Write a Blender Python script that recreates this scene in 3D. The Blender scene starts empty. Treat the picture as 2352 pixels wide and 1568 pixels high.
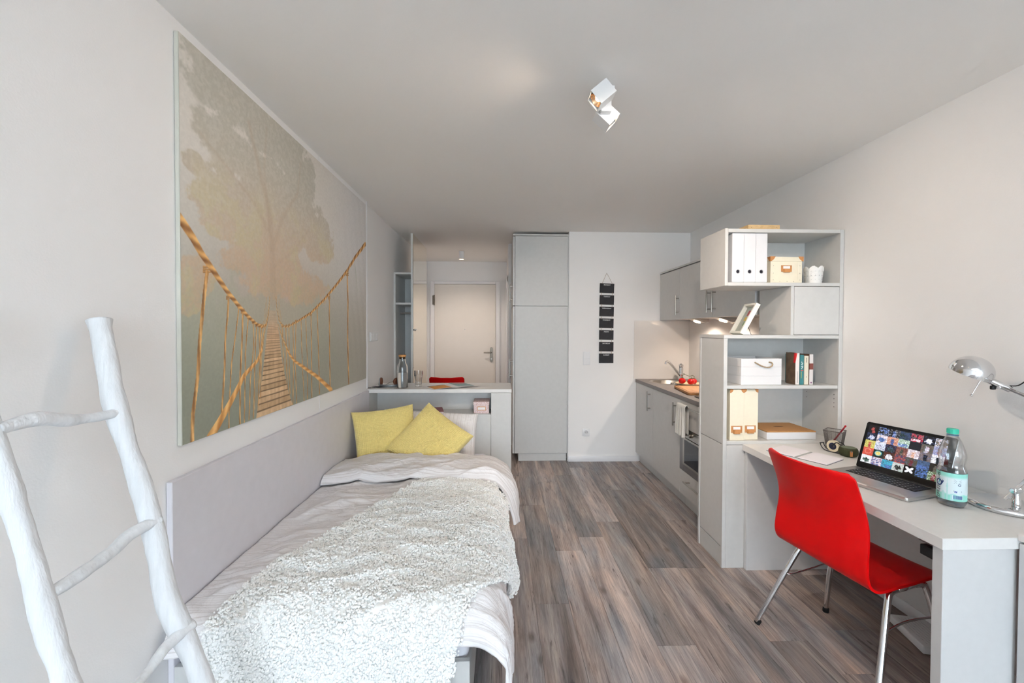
import bpy, bmesh, math, random
import numpy as np
from mathutils import Vector, Matrix, noise

random.seed(7)
np.random.seed(7)
scene = bpy.context.scene
COL = scene.collection

# ------------------------------------------------------------------ camera
cam_d = bpy.data.cameras.new('camera')
cam = bpy.data.objects.new('camera', cam_d)
COL.objects.link(cam)
cam_d.sensor_width = 36.0
cam_d.sensor_fit = 'HORIZONTAL'
cam_d.lens = 36.0 * 949.143 / 2352.0
cam_d.shift_y = -12.9 / 2352.0
cam_d.clip_start = 0.05
cam.matrix_world = (Matrix.Translation((0, 0, 1.42486)) @ Matrix.Rotation(-0.028938, 4, 'Z')
                    @ Matrix.Rotation(math.pi / 2 - 0.016002, 4, 'X') @ Matrix.Rotation(0.0031034, 4, 'Z'))
scene.camera = cam

# ------------------------------------------------------------------ colour management, world
vs = scene.view_settings
vs.view_transform = 'Standard'
vs.look = 'None'
vs.gamma = 1.0
vs.use_curve_mapping = False
vs.exposure = 0.86
cy = scene.cycles
cy.max_bounces = 8
cy.diffuse_bounces = 6
cy.glossy_bounces = 3
cy.transmission_bounces = 6
cy.transparent_max_bounces = 8
cy.sample_clamp_indirect = 6.0
cy.use_adaptive_sampling = True
cy.adaptive_threshold = 0.15
cy.adaptive_min_samples = 16
cy.caustics_reflective = False
cy.caustics_refractive = False

world = bpy.data.worlds.new('overcast_sky')
scene.world = world
world.use_nodes = True
bgn = world.node_tree.nodes['Background']
bgn.inputs['Color'].default_value = (0.74, 0.88, 1.0, 1)
bgn.inputs['Strength'].default_value = 7.4


def light(name, kind, loc, energy, color, **kw):
    d = bpy.data.lights.new(name, kind)
    d.energy = energy
    d.color = color
    for k, v in kw.items():
        setattr(d, k, v)
    o = bpy.data.objects.new(name, d)
    o.location = loc
    COL.objects.link(o)
    return o


def aim(o, target):
    o.rotation_euler = (Vector(target) - o.location).to_track_quat('-Z', 'Y').to_euler()


# sky portal in the window opening of the wall behind the camera
_p = light('window_portal', 'AREA', (0.48, -4.12, 1.24), 1, (1, 1, 1), shape='RECTANGLE', size=2.78, size_y=2.36)
_p.rotation_euler = (math.radians(90), 0, 0)
_p.data.cycles.is_portal = True
WARM = (1.0, 0.85, 0.72)


# ------------------------------------------------------------------ materials
def lin(c):
    return tuple(((x / 12.92) if x <= 0.04045 else ((x + 0.055) / 1.055) ** 2.4) for x in c)


def C(r, g, b):
    return lin((r / 255, g / 255, b / 255)) + (1,)


def nn(nt, typ, **kw):
    n = nt.nodes.new(typ)
    for k, v in kw.items():
        if k.startswith('_'):
            n.inputs[k[1:].replace('_', ' ')].default_value = v
        else:
            setattr(n, k, v)
    return n


def M(name, col, rough=0.5, metal=0.0, var=0.04, nscale=8.0, bump=0.0, bscale=60.0, spec=0.5, coat=0.0, trans=0.0,
      ior=1.45, emit=None, estr=0.0, stretch=None, sheen=0.0):
    m = bpy.data.materials.new(name)
    m.use_nodes = True
    nt = m.node_tree
    p = nt.nodes['Principled BSDF']
    tc = nn(nt, 'ShaderNodeTexCoord')
    src = tc.outputs['Object']
    if stretch:
        mp = nn(nt, 'ShaderNodeMapping')
        mp.inputs['Scale'].default_value = stretch
        nt.links.new(src, mp.inputs['Vector'])
        src = mp.outputs['Vector']
    if var > 0:
        no = nn(nt, 'ShaderNodeTexNoise', _Scale=nscale, _Detail=4.0)
        nt.links.new(src, no.inputs['Vector'])
        rp = nn(nt, 'ShaderNodeValToRGB')
        a = tuple(max(0, x * (1 - var)) for x in col[:3]) + (1,)
        b = tuple(min(1, x * (1 + var)) for x in col[:3]) + (1,)
        rp.color_ramp.elements[0].color = a
        rp.color_ramp.elements[1].color = b
        rp.color_ramp.elements[0].position = 0.3
        rp.color_ramp.elements[1].position = 0.7
        nt.links.new(no.outputs['Fac'], rp.inputs['Fac'])
        nt.links.new(rp.outputs['Color'], p.inputs['Base Color'])
    else:
        p.inputs['Base Color'].default_value = col
    if bump > 0:
        nb = nn(nt, 'ShaderNodeTexNoise', _Scale=bscale, _Detail=3.0)
        nt.links.new(src, nb.inputs['Vector'])
        bp = nn(nt, 'ShaderNodeBump', _Strength=bump, _Distance=0.01)
        nt.links.new(nb.outputs['Fac'], bp.inputs['Height'])
        nt.links.new(bp.outputs['Normal'], p.inputs['Normal'])
    p.inputs['Roughness'].default_value = rough
    p.inputs['Metallic'].default_value = metal
    p.inputs['Specular IOR Level'].default_value = spec
    p.inputs['Coat Weight'].default_value = coat
    p.inputs['Transmission Weight'].default_value = trans
    p.inputs['IOR'].default_value = ior
    p.inputs['Sheen Weight'].default_value = sheen
    if emit:
        p.inputs['Emission Color'].default_value = emit
        p.inputs['Emission Strength'].default_value = estr
    return m


def clear_mat(name, tint=(1, 1, 1, 1), blend=0.25, rough=0.02):
    """thin clear plastic: straight-through light plus angle-dependent gloss"""
    m = bpy.data.materials.new(name)
    m.use_nodes = True
    nt = m.node_tree
    nt.nodes.remove(nt.nodes['Principled BSDF'])
    tr = nn(nt, 'ShaderNodeBsdfTransparent')
    tr.inputs['Color'].default_value = tint
    gl = nn(nt, 'ShaderNodeBsdfGlossy', _Roughness=rough)
    lw = nn(nt, 'ShaderNodeLayerWeight', _Blend=blend)
    mr = nn(nt, 'ShaderNodeMapRange')
    mr.inputs['To Min'].default_value = 0.03
    mr.inputs['To Max'].default_value = 0.75
    nt.links.new(lw.outputs['Facing'], mr.inputs['Value'])
    mx = nn(nt, 'ShaderNodeMixShader')
    nt.links.new(mr.outputs[0], mx.inputs[0])
    nt.links.new(tr.outputs[0], mx.inputs[1])
    nt.links.new(gl.outputs[0], mx.inputs[2])
    nt.links.new(mx.outputs[0], nt.nodes['Material Output'].inputs[0])
    return m


def wood_mat(name, c1, c2, c3, grain=(14, 1.2, 14), rough=0.55, rnd=True, bump=0.15, knots=True, cracks=0.0, patch=0.0):
    """grain runs along local Y"""
    m = bpy.data.materials.new(name)
    m.use_nodes = True
    nt = m.node_tree
    L = nt.links.new
    p = nt.nodes['Principled BSDF']
    p.inputs['Roughness'].default_value = rough
    tc = nn(nt, 'ShaderNodeTexCoord')
    add = nn(nt, 'ShaderNodeVectorMath', operation='ADD')
    L(tc.outputs['Object'], add.inputs[0])
    oi = nn(nt, 'ShaderNodeObjectInfo')
    if rnd:
        mul = nn(nt, 'ShaderNodeMath', operation='MULTIPLY')
        mul.inputs[1].default_value = 37.0
        L(oi.outputs['Random'], mul.inputs[0])
        cb = nn(nt, 'ShaderNodeCombineXYZ')
        for i in range(3):
            L(mul.outputs[0], cb.inputs[i])
        L(cb.outputs[0], add.inputs[1])
    mp = nn(nt, 'ShaderNodeMapping')
    mp.inputs['Scale'].default_value = grain
    L(add.outputs[0], mp.inputs['Vector'])
    n1 = nn(nt, 'ShaderNodeTexNoise', _Scale=1.0, _Detail=10.0, _Roughness=0.7, _Distortion=0.45)
    L(mp.outputs[0], n1.inputs['Vector'])
    r1 = nn(nt, 'ShaderNodeValToRGB')
    e = r1.color_ramp.elements
    e[0].position = 0.30
    e[0].color = c1
    e[1].position = 0.70
    e[1].color = c3
    x = e.new(0.50)
    x.color = c2
    L(n1.outputs['Fac'], r1.inputs['Fac'])
    col = r1.outputs['Color']
    # fine fibre
    mp2 = nn(nt, 'ShaderNodeMapping')
    mp2.inputs['Scale'].default_value = (grain[0] * 12, grain[1] * 5, grain[2] * 12)
    L(add.outputs[0], mp2.inputs['Vector'])
    n2 = nn(nt, 'ShaderNodeTexNoise', _Scale=1.0, _Detail=5.0, _Roughness=0.7)
    L(mp2.outputs[0], n2.inputs['Vector'])
    mx = nn(nt, 'ShaderNodeMix', data_type='RGBA', blend_type='MULTIPLY')
    mx.inputs['Factor'].default_value = 0.6
    rr = nn(nt, 'ShaderNodeValToRGB')
    rr.color_ramp.elements[0].position = 0.35
    rr.color_ramp.elements[0].color = (0.45, 0.45, 0.45, 1)
    rr.color_ramp.elements[1].position = 0.6
    L(n2.outputs['Fac'], rr.inputs['Fac'])
    L(col, mx.inputs['A'])
    L(rr.outputs['Color'], mx.inputs['B'])
    col = mx.outputs['Result']
    if patch > 0:   # large soft brown and blue-grey patches
        mp4 = nn(nt, 'ShaderNodeMapping')
        mp4.inputs['Scale'].default_value = (9, 2.0, 9)
        L(add.outputs[0], mp4.inputs['Vector'])
        n4 = nn(nt, 'ShaderNodeTexNoise', _Scale=1.0, _Detail=3.0, _Distortion=0.4)
        L(mp4.outputs[0], n4.inputs['Vector'])
        r4 = nn(nt, 'ShaderNodeValToRGB')
        r4.color_ramp.elements[0].position = 0.33
        r4.color_ramp.elements[0].color = (0.66, 0.78, 0.92, 1)
        r4.color_ramp.elements[1].position = 0.68
        r4.color_ramp.elements[1].color = (1.30, 1.06, 0.92, 1)
        L(n4.outputs['Color'], r4.inputs['Fac'])
        m4 = nn(nt, 'ShaderNodeMix', data_type='RGBA', blend_type='MULTIPLY')
        m4.inputs['Factor'].default_value = patch
        L(col, m4.inputs['A'])
        L(r4.outputs['Color'], m4.inputs['B'])
        col = m4.outputs['Result']
    if cracks > 0:
        mp3 = nn(nt, 'ShaderNodeMapping')
        mp3.inputs['Scale'].default_value = (38, 3.0, 38)
        L(add.outputs[0], mp3.inputs['Vector'])
        n3 = nn(nt, 'ShaderNodeTexNoise', _Scale=1.0, _Detail=7.0, _Roughness=0.65, _Distortion=1.6)
        L(mp3.outputs[0], n3.inputs['Vector'])
        r3 = nn(nt, 'ShaderNodeValToRGB')
        r3.color_ramp.elements[0].position = 0.33
        r3.color_ramp.elements[0].color = (0.22, 0.2, 0.2, 1)
        r3.color_ramp.elements[1].position = 0.43
        L(n3.outputs['Fac'], r3.inputs['Fac'])
        m3 = nn(nt, 'ShaderNodeMix', data_type='RGBA', blend_type='MULTIPLY')
        m3.inputs['Factor'].default_value = cracks
        L(col, m3.inputs['A'])
        L(r3.outputs['Color'], m3.inputs['B'])
        col = m3.outputs['Result']
    if knots:
        mk = nn(nt, 'ShaderNodeMapping')
        mk.inputs['Scale'].default_value = (4.5, 2.4, 4.5)
        L(add.outputs[0], mk.inputs['Vector'])
        vo = nn(nt, 'ShaderNodeTexVoronoi', _Scale=1.0)
        L(mk.outputs[0], vo.inputs['Vector'])
        rk = nn(nt, 'ShaderNodeValToRGB')
        rk.color_ramp.elements[0].position = 0.03
        rk.color_ramp.elements[0].color = (0.3, 0.25, 0.22, 1)
        rk.color_ramp.elements[1].position = 0.11
        L(vo.outputs['Distance'], rk.inputs['Fac'])
        m5 = nn(nt, 'ShaderNodeMix', data_type='RGBA', blend_type='MULTIPLY')
        m5.inputs['Factor'].default_value = 0.7
        L(col, m5.inputs['A'])
        L(rk.outputs['Color'], m5.inputs['B'])
        col = m5.outputs['Result']
    if rnd:
        hs = nn(nt, 'ShaderNodeHueSaturation')
        mr = nn(nt, 'ShaderNodeMapRange')
        mr.inputs['To Min'].default_value = 0.72
        mr.inputs['To Max'].default_value = 1.38
        L(oi.outputs['Random'], mr.inputs['Value'])
        L(mr.outputs[0], hs.inputs['Value'])
        L(col, hs.inputs['Color'])
        col = hs.outputs['Color']
    L(col, p.inputs['Base Color'])
    if bump > 0:
        bp = nn(nt, 'ShaderNodeBump', _Strength=bump, _Distance=0.004)
        L(n2.outputs['Fac'], bp.inputs['Height'])
        L(bp.outputs['Normal'], p.inputs['Normal'])
    return m


WALLW = M('wall_paint', C(244, 243, 242), 0.85, var=0.012, nscale=1.2, bump=0.05, bscale=180)
CEILM = M('ceiling_paint', C(246, 245, 243), 0.9, var=0.01, nscale=1.0, bump=0.03, bscale=160)
TRIMW = M('white_lacquer', C(240, 240, 242), 0.45, var=0.01)
LAM = M('light_grey_laminate', C(208, 208, 206), 0.42, var=0.02, nscale=30, bump=0.02, bscale=400)
LAMD = M('grey_kitchen_laminate', C(212, 211, 209), 0.42, var=0.02, nscale=30, bump=0.02, bscale=400)
LAMT = M('grey_white_desk_laminate', C(210, 210, 210), 0.38, var=0.015, nscale=40, bump=0.02, bscale=500)
LAMTOP = M('lit_top_laminate', C(226, 225, 223), 0.36, var=0.015, nscale=40, bump=0.02, bscale=500)  # desk laminate made paler: light falling on the tops put into the colour
GREYT = M('dark_grey_worktop', C(128, 122, 120), 0.4, var=0.06, nscale=120)
STEEL = M('brushed_steel', C(176, 172, 166), 0.3, metal=1.0, var=0.06, nscale=60, stretch=(1, 1, 14))
CHROME = M('polished_chrome', C(225, 226, 228), 0.06, metal=1.0, var=0.01)
BLACKP = M('black_plastic', C(26, 26, 28), 0.4, var=0.05)
BLACKR = M('black_rubber', C(20, 20, 21), 0.75, var=0.05)
WHITEP = M('white_plastic', C(238, 239, 240), 0.35, var=0.01)
REDM = M('red_lacquered_plywood', C(212, 0, 4), 0.36, var=0.03, nscale=3, spec=0.35)
GLASS = M('clear_glass', (1, 1, 1, 1), 0.02, var=0, trans=1.0, ior=1.45)
WATER = M('water', (0.97, 1, 1, 1), 0.0, var=0, trans=1.0, ior=1.33)
CREAM = M('cream_cardboard', C(236, 228, 206), 0.7, var=0.02, nscale=50)
TAN = M('tan_leather', C(196, 136, 82), 0.55, var=0.08, nscale=60)
CORK = M('cork', C(190, 140, 90), 0.85, var=0.25, nscale=260, bump=0.3, bscale=300)
PAPER = M('paper', C(240, 238, 238), 0.8, var=0.01)
FLOORW = wood_mat('weathered_grey_brown_vinyl_plank', C(106, 99, 97), C(164, 156, 152), C(208, 200, 193), grain=(13, 1.0, 13),
                  rough=0.42, cracks=0.75, patch=0.8, bump=0.12)
PINE = wood_mat('pale_pine', C(214, 176, 124), C(228, 194, 142), C(236, 206, 158), grain=(40, 3, 40), rnd=False, bump=0.05)
BOARDW = wood_mat('oiled_oak', C(178, 124, 76), C(196, 144, 92), C(208, 158, 106), grain=(60, 4, 60), rnd=False, knots=False, bump=0.05)


# ------------------------------------------------------------------ geometry builder
class G:
    def __init__(self):
        self.bm = bmesh.new()

    def box(self, x0, x1, y0, y1, z0, z1, bev=0.0, seg=1, mat=None):
        vs_ = [self.bm.verts.new(v) for v in ((x0, y0, z0), (x1, y0, z0), (x1, y1, z0), (x0, y1, z0),
                                              (x0, y0, z1), (x1, y0, z1), (x1, y1, z1), (x0, y1, z1))]
        fs = [self.bm.faces.new([vs_[i] for i in f]) for f in
              ((0, 3, 2, 1), (4, 5, 6, 7), (0, 1, 5, 4), (1, 2, 6, 5), (2, 3, 7, 6), (3, 0, 4, 7))]
        if mat is not None:
            bmesh.ops.transform(self.bm, matrix=mat, verts=vs_)
        if bev > 0:
            ed = list({e for f in fs for e in f.edges})
            bmesh.ops.bevel(self.bm, geom=ed, offset=bev, segments=seg, affect='EDGES', profile=0.5)
        return self

    def prism(self, pts, d0, d1, axis='z', bev=0.0, seg=1):
        """polygon pts in the plane across axis, extruded from d0 to d1"""
        def P(a, b, d):
            return {'z': (a, b, d), 'y': (a, d, b), 'x': (d, a, b)}[axis]
        lo = [self.bm.verts.new(P(a, b, d0)) for a, b in pts]
        hi = [self.bm.verts.new(P(a, b, d1)) for a, b in pts]
        n = len(pts)
        fs = [self.bm.faces.new(lo[::-1]), self.bm.faces.new(hi)]
        for i in range(n):
            fs.append(self.bm.faces.new((lo[i], lo[(i + 1) % n], hi[(i + 1) % n], hi[i])))
        bmesh.ops.recalc_face_normals(self.bm, faces=fs)
        if bev > 0:
            ed = list({e for f in fs[:2] for e in f.edges})
            bmesh.ops.bevel(self.bm, geom=ed, offset=bev, segments=seg, affect='EDGES', profile=0.5)
        return self

    def lathe(self, prof, n=32, mat=None, cx=0, cy=0):
        rings = []
        for r, z in prof:
            if r < 1e-6:
                rings.append([self.bm.verts.new((cx, cy, z))])
            else:
                rings.append([self.bm.verts.new((cx + r * math.cos(2 * math.pi * i / n), cy + r * math.sin(2 * math.pi * i / n), z)) for i in range(n)])
        fs = []
        for a, b in zip(rings, rings[1:]):
            for i in range(n):
                j = (i + 1) % n
                if len(a) == 1 and len(b) == 1:
                    continue
                if len(a) == 1:
                    fs.append(self.bm.faces.new((a[0], b[j], b[i])))
                elif len(b) == 1:
                    fs.append(self.bm.faces.new((a[i], a[j], b[0])))
                else:
                    fs.append(self.bm.faces.new((a[i], a[j], b[j], b[i])))
        if mat is not None:
            bmesh.ops.transform(self.bm, matrix=mat, verts=[v for r in rings for v in r])
        bmesh.ops.recalc_face_normals(self.bm, faces=fs)
        return self

    def cyl(self, p0, p1, r0, r1=None, n=20, bev=0.0):
        r1 = r0 if r1 is None else r1
        p0, p1 = Vector(p0), Vector(p1)
        d = p1 - p0
        h = d.length
        q = d.to_track_quat('Z', 'Y').to_matrix().to_4x4()
        m = Matrix.Translation(p0) @ q
        b = min(bev, h / 2)
        prof = [(0, 0), (r0 - b, 0), (r0, b), (r1, h - b), (r1 - b, h), (0, h)] if b > 0 else [(0, 0), (r0, 0), (r1, h), (0, h)]
        return self.lathe(prof, n, m)

    def tube(self, path, r, n=10, closed=False, cap=True):
        P = [Vector(p) for p in path]
        m = len(P)
        R = r if isinstance(r, (list, tuple)) else [r] * m
        T = []
        for i in range(m):
            if closed:
                t = P[(i + 1) % m] - P[i - 1]
            else:
                t = P[min(i + 1, m - 1)] - P[max(i - 1, 0)]
            T.append(t.normalized())
        up = Vector((0, 0, 1)) if abs(T[0].z) < 0.9 else Vector((1, 0, 0))
        nv = (up - T[0] * up.dot(T[0])).normalized()
        rings = []
        for i in range(m):
            nv = (nv - T[i] * nv.dot(T[i])).normalized()
            bv = T[i].cross(nv)
            rings.append([self.bm.verts.new(P[i] + (nv * math.cos(2 * math.pi * k / n) + bv * math.sin(2 * math.pi * k / n)) * R[i]) for k in range(n)])
        prs = list(zip(rings, rings[1:]))
        if closed:
            prs.append((rings[-1], rings[0]))
        fs = []
        for a, b in prs:
            for k in range(n):
                j = (k + 1) % n
                fs.append(self.bm.faces.new((a[k], a[j], b[j], b[k])))
        if cap and not closed:
            fs.append(self.bm.faces.new(rings[0][::-1]))
            fs.append(self.bm.faces.new(rings[-1]))
        bmesh.ops.recalc_face_normals(self.bm, faces=fs)
        return self

    def ball(self, c, r, sub=2, scale=(1, 1, 1), mat=None):
        mt = Matrix.Translation(c) @ (mat or Matrix.Identity(4)) @ Matrix.Diagonal((*[r * s for s in scale], 1))
        bmesh.ops.create_icosphere(self.bm, subdivisions=sub, radius=1, matrix=mt)
        return self

    def quad(self, a, b, c, d):
        self.bm.faces.new([self.bm.verts.new(p) for p in (a, b, c, d)])
        return self

    def mapv(self, f):
        for v in self.bm.verts:
            v.co = f(v.co)
        return self

    def xf(self, m):
        bmesh.ops.transform(self.bm, matrix=m, verts=self.bm.verts[:])
        return self


def smooth_path(pts, n=6):
    """Catmull-Rom through pts"""
    P = [Vector(p) for p in pts]
    out = []
    for i in range(len(P) - 1):
        p0, p1, p2, p3 = P[max(i - 1, 0)], P[i], P[i + 1], P[min(i + 2, len(P) - 1)]
        for k in range(n):
            t = k / n
            out.append(0.5 * ((2 * p1) + (p2 - p0) * t + (2 * p0 - 5 * p1 + 4 * p2 - p3) * t * t + (3 * p1 - p0 - 3 * p2 + p3) * t ** 3))
    out.append(P[-1])
    return out


def mesh_obj(name, g, mat, parent=None, smooth=35, label=None, kind=None, inv=None):
    if isinstance(g, G):
        me = bpy.data.meshes.new(name)
        if inv is not None:
            g.xf(inv)
        g.bm.to_mesh(me)
        g.bm.free()
    else:
        me = g
        if inv is not None:
            me.transform(inv)
    if smooth:
        me.shade_smooth()
        if smooth < 180:
            me.set_sharp_from_angle(angle=math.radians(smooth))
    if mat is not None:
        me.materials.append(mat)
    o = bpy.data.objects.new(name, me)
    COL.objects.link(o)
    if parent is not None:
        o.parent = parent
    if label:
        o['label'] = label
    if kind:
        o['kind'] = kind
    return o


class Thing:
    def __init__(self, name, label, cat, loc=(0, 0, 0), rz=0.0, group=None, rot=None):
        o = bpy.data.objects.new(name, None)
        o.empty_display_size = 0.05
        COL.objects.link(o)
        o['label'] = label
        o['category'] = cat
        if group:
            o['group'] = group
        self.mw = Matrix.Translation(loc) @ (rot if rot is not None else Matrix.Rotation(rz, 4, 'Z'))
        o.matrix_world = self.mw
        self.o = o
        self.inv = self.mw.inverted()

    def part(self, name, g, mat, parent=None, world=True, smooth=35, label=None, kind=None):
        """world=True: g is in world coordinates; else in the thing's own frame"""
        return mesh_obj(name, g, mat, parent or self.o, smooth, label, kind, self.inv if world else None)


def single(name, g, mat, label, cat, group=None, smooth=35, kind=None, loc=None, rz=0):
    o = mesh_obj(name, g, mat, None, smooth, label, kind)
    o['category'] = cat
    if group:
        o['group'] = group
    if loc:
        o.location = loc
        o.rotation_euler = (0, 0, rz)
    return o


def struct(name, g, mat, parent=None, smooth=35):
    o = mesh_obj(name, g, mat, parent, smooth)
    if parent is None:
        o['kind'] = 'structure'
    return o


def copy_thing(root, loc, rz=0, label=None):
    c = root.copy()
    COL.objects.link(c)
    c.location = loc
    c.rotation_euler = (0, 0, rz)
    if label:
        c['label'] = label
    for ch in list(root.children):
        k = ch.copy()
        COL.objects.link(k)
        k.parent = c
        for g_ in list(ch.children):
            q = g_.copy()
            COL.objects.link(q)
            q.parent = k
    return c


def text_g(s, size, depth=0.0004, align='CENTER', bold=False, space=1.0):
    """text as geometry in the XY plane, centred on the origin"""
    cu = bpy.data.curves.new('txt', 'FONT')
    cu.body = s
    cu.size = size
    cu.align_x = align
    cu.align_y = 'CENTER'
    cu.extrude = depth
    cu.space_character = space
    if bold:
        cu.offset = size * 0.02
    cu.resolution_u = 3
    o = bpy.data.objects.new('txt', cu)
    COL.objects.link(o)
    bpy.context.view_layer.update()
    me = bpy.data.meshes.new_from_object(o)
    bpy.data.objects.remove(o)
    g = G()
    g.bm.from_mesh(me)
    bpy.data.meshes.remove(me)
    return g


def grid_mesh(name, P, uv=None, colors=None, closed_u=False):
    """P: array (nv, nu, 3)"""
    nv, nu, _ = P.shape
    me = bpy.data.meshes.new(name)
    idx = np.arange(nv * nu).reshape(nv, nu)
    a, b, c, d = idx[:-1, :-1].ravel(), idx[:-1, 1:].ravel(), idx[1:, 1:].ravel(), idx[1:, :-1].ravel()
    F = np.stack([a, b, c, d], 1)
    if closed_u:
        F = np.concatenate([F, np.stack([idx[:-1, -1], idx[:-1, 0], idx[1:, 0], idx[1:, -1]], 1)])
    return raw_mesh(me, P.reshape(-1, 3), F, uv.reshape(-1, 2) if uv is not None else None,
                    colors.reshape(-1, 3) if colors is not None else None)


def raw_mesh(me, V, F, uv=None, colors=None):
    k = F.shape[1]
    me.vertices.add(len(V))
    me.vertices.foreach_set('co', np.asarray(V, np.float32).ravel())
    me.loops.add(F.size)
    me.loops.foreach_set('vertex_index', F.astype(np.int32).ravel())
    me.polygons.add(len(F))
    me.polygons.foreach_set('loop_start', np.arange(0, F.size, k, dtype=np.int32))
    me.update(calc_edges=True)
    if uv is not None:
        ul = me.uv_layers.new(name='UVMap')
        ul.data.foreach_set('uv', uv[F.ravel()].astype(np.float32).ravel())
    if colors is not None:
        ca = me.color_attributes.new('print', 'FLOAT_COLOR', 'POINT')
        c4 = np.ones((len(V), 4), np.float32)
        c4[:, :3] = colors
        ca.data.foreach_set('color', c4.ravel())
    return me


def print_mat(name, rough=0.7, emit=0.0, bump=0.0):
    m = bpy.data.materials.new(name)
    m.use_nodes = True
    nt = m.node_tree
    p = nt.nodes['Principled BSDF']
    at = nn(nt, 'ShaderNodeAttribute', attribute_name='print')
    if emit > 0:
        p.inputs['Base Color'].default_value = (0.01, 0.01, 0.01, 1)
        nt.links.new(at.outputs['Color'], p.inputs['Emission Color'])
        p.inputs['Emission Strength'].default_value = emit
    else:
        nt.links.new(at.outputs['Color'], p.inputs['Base Color'])
    p.inputs['Roughness'].default_value = rough
    if bump:
        tc = nn(nt, 'ShaderNodeTexCoord')
        n = nn(nt, 'ShaderNodeTexNoise', _Scale=500.0)
        nt.links.new(tc.outputs['Object'], n.inputs['Vector'])
        b = nn(nt, 'ShaderNodeBump', _Strength=bump, _Distance=0.002)
        nt.links.new(n.outputs['Fac'], b.inputs['Height'])
        nt.links.new(b.outputs['Normal'], p.inputs['Normal'])
    return m


def vnoise(x, y, seed=0):
    """smooth value noise on arrays"""
    xi, yi = np.floor(x).astype(int), np.floor(y).astype(int)
    fx, fy = x - xi, y - yi
    fx, fy = fx * fx * (3 - 2 * fx), fy * fy * (3 - 2 * fy)

    def h(a, b):
        n = (a * 374761393 + b * 668265263 + seed * 1442695041) & 0xffffffff
        n = ((n ^ (n >> 13)) * 1274126177) & 0xffffffff
        return ((n ^ (n >> 16)) & 0xffff) / 65535.0
    return (h(xi, yi) * (1 - fx) + h(xi + 1, yi) * fx) * (1 - fy) + (h(xi, yi + 1) * (1 - fx) + h(xi + 1, yi + 1) * fx) * fy


def fbm(x, y, seed=0, octv=5, gain=0.5):
    s, a, t = 0, 1.0, 0
    for i in range(octv):
        s = s + a * vnoise(x * 2 ** i + 17.3 * i, y * 2 ** i + 5.1 * i, seed + i)
        t += a
        a *= gain
    return s / t


def sstep(a, b, x):
    t = np.clip((x - a) / (b - a), 0, 1)
    return t * t * (3 - 2 * t)


# =================================================================== THE SETTING
HC = 2.47
XR = 2.052
YB = 4.42
YH = 6.44
YF = -4.20
floor = struct('floor', G().box(-1.3, 2.2, YF - 0.1, YH + 0.1, -0.08, -0.0045), M('dark_floor_joint', C(52, 46, 43), 0.8))
# every plank of the floor on its own
pw, pl = 0.1755, 1.2
joint = {0: 2.118, 1: 2.631, 2: 2.80, 3: 1.822, 4: 2.425, 5: 3.62, 6: 3.035, -1: 2.79, 7: 4.05}
pm = []
for k in range(4):
    g = G().box(0.0004, pw - 0.0004, 0.0004, pl - 0.0004, -0.005, 0.0, bev=0.0007)
    pm.append(g)
pmesh = []
for g in pm[:1]:
    me = bpy.data.meshes.new('plank')
    g.xf(Matrix.Translation((-pw / 2, -pl / 2, 0)))
    g.bm.to_mesh(me)
    me.materials.append(FLOORW)
    pmesh.append(me)


def plank(x0, y0, y1, x1=None):
    full = abs((y1 - y0) - pl) < 1e-6 and x1 is None
    if full:
        me = pmesh[0]
    else:
        xx = (x1 - x0) if x1 else pw
        g = G().box(-xx / 2 + 0.0004, xx / 2 - 0.0004, -(y1 - y0) / 2 + 0.0004, (y1 - y0) / 2 - 0.0004, -0.005, 0.0, bev=0.0007)
        me = bpy.data.meshes.new('plank')
        g.bm.to_mesh(me)
        g.bm.free()
        me.materials.append(FLOORW)
    o = bpy.data.objects.new('plank', me)
    o.location = (x0 + ((x1 - x0) if x1 else pw) / 2, (y0 + y1) / 2, 0)
    o.parent = floor
    COL.objects.link(o)


for k in range(-8, 11):
    x0 = 0.187 + k * pw
    x1 = None
    if x0 + pw > XR + 0.03:
        x1 = min(x0 + pw, XR + 0.04)
        if x1 - x0 < 0.02:
            continue
    y = joint.get(k, 2.0 + ((k * 0.437) % 1.2))
    while y > YF:
        y -= pl
    while y < YH:
        a, b = max(y, YF), min(y + pl, YH)
        if b - a > 0.02 and not (x0 + pw < -1.0 and False):
            if abs((b - a) - pl) < 1e-6:
                b = a + pl
            plank(x0, a, b, x1)
        y += pl

struct('ceiling', G().box(-1.3, 2.2, YF - 0.1, YH + 0.1, HC, HC + 0.12), CEILM)
struct('wall_left', G().box(-1.3, -1.1, YF - 0.1, 3.444, 0, HC), WALLW)
struct('wall_left_hall', G().box(-1.3, -1.122, 3.444, YH + 0.1, 0, HC), WALLW)
struct('trim_1', G().box(-1.124, -1.094, 3.440, 3.452, 0.93, HC, bev=0.002), TRIMW)
struct('trim_2', G().box(-1.1012, -1.0985, 2.548, 2.552, 0.9, HC), TRIMW)
struct('wall_right', G().box(XR, 2.2, YF - 0.1, YB + 0.2, 0, HC), WALLW)
struct('wall_back', G().box(0.737, XR + 0.1, YB, YB + 0.12, 0, HC), WALLW)
struct('wall_hall_right', G().box(0.10, 0.75, 5.07, YH + 0.1, 0, HC), WALLW)
struct('wall_closet_side', G().box(0.737, 0.86, YB + 0.1, 5.09, 0, HC), WALLW)
struct('wall_hall_back', G().box(-1.3, 0.2, YH, YH + 0.12, 0, HC), WALLW)
wf = G()
wf.box(-1.3, -0.92, YF - 0.25, YF, 0, HC).box(1.88, 2.2, YF - 0.25, YF, 0, HC)
wf.box(-0.92, 1.88, YF - 0.25, YF, 2.42, HC).box(-0.92, 1.88, YF - 0.25, YF, 0, 0.06)
struct('wall_front', wf, WALLW)
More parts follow.
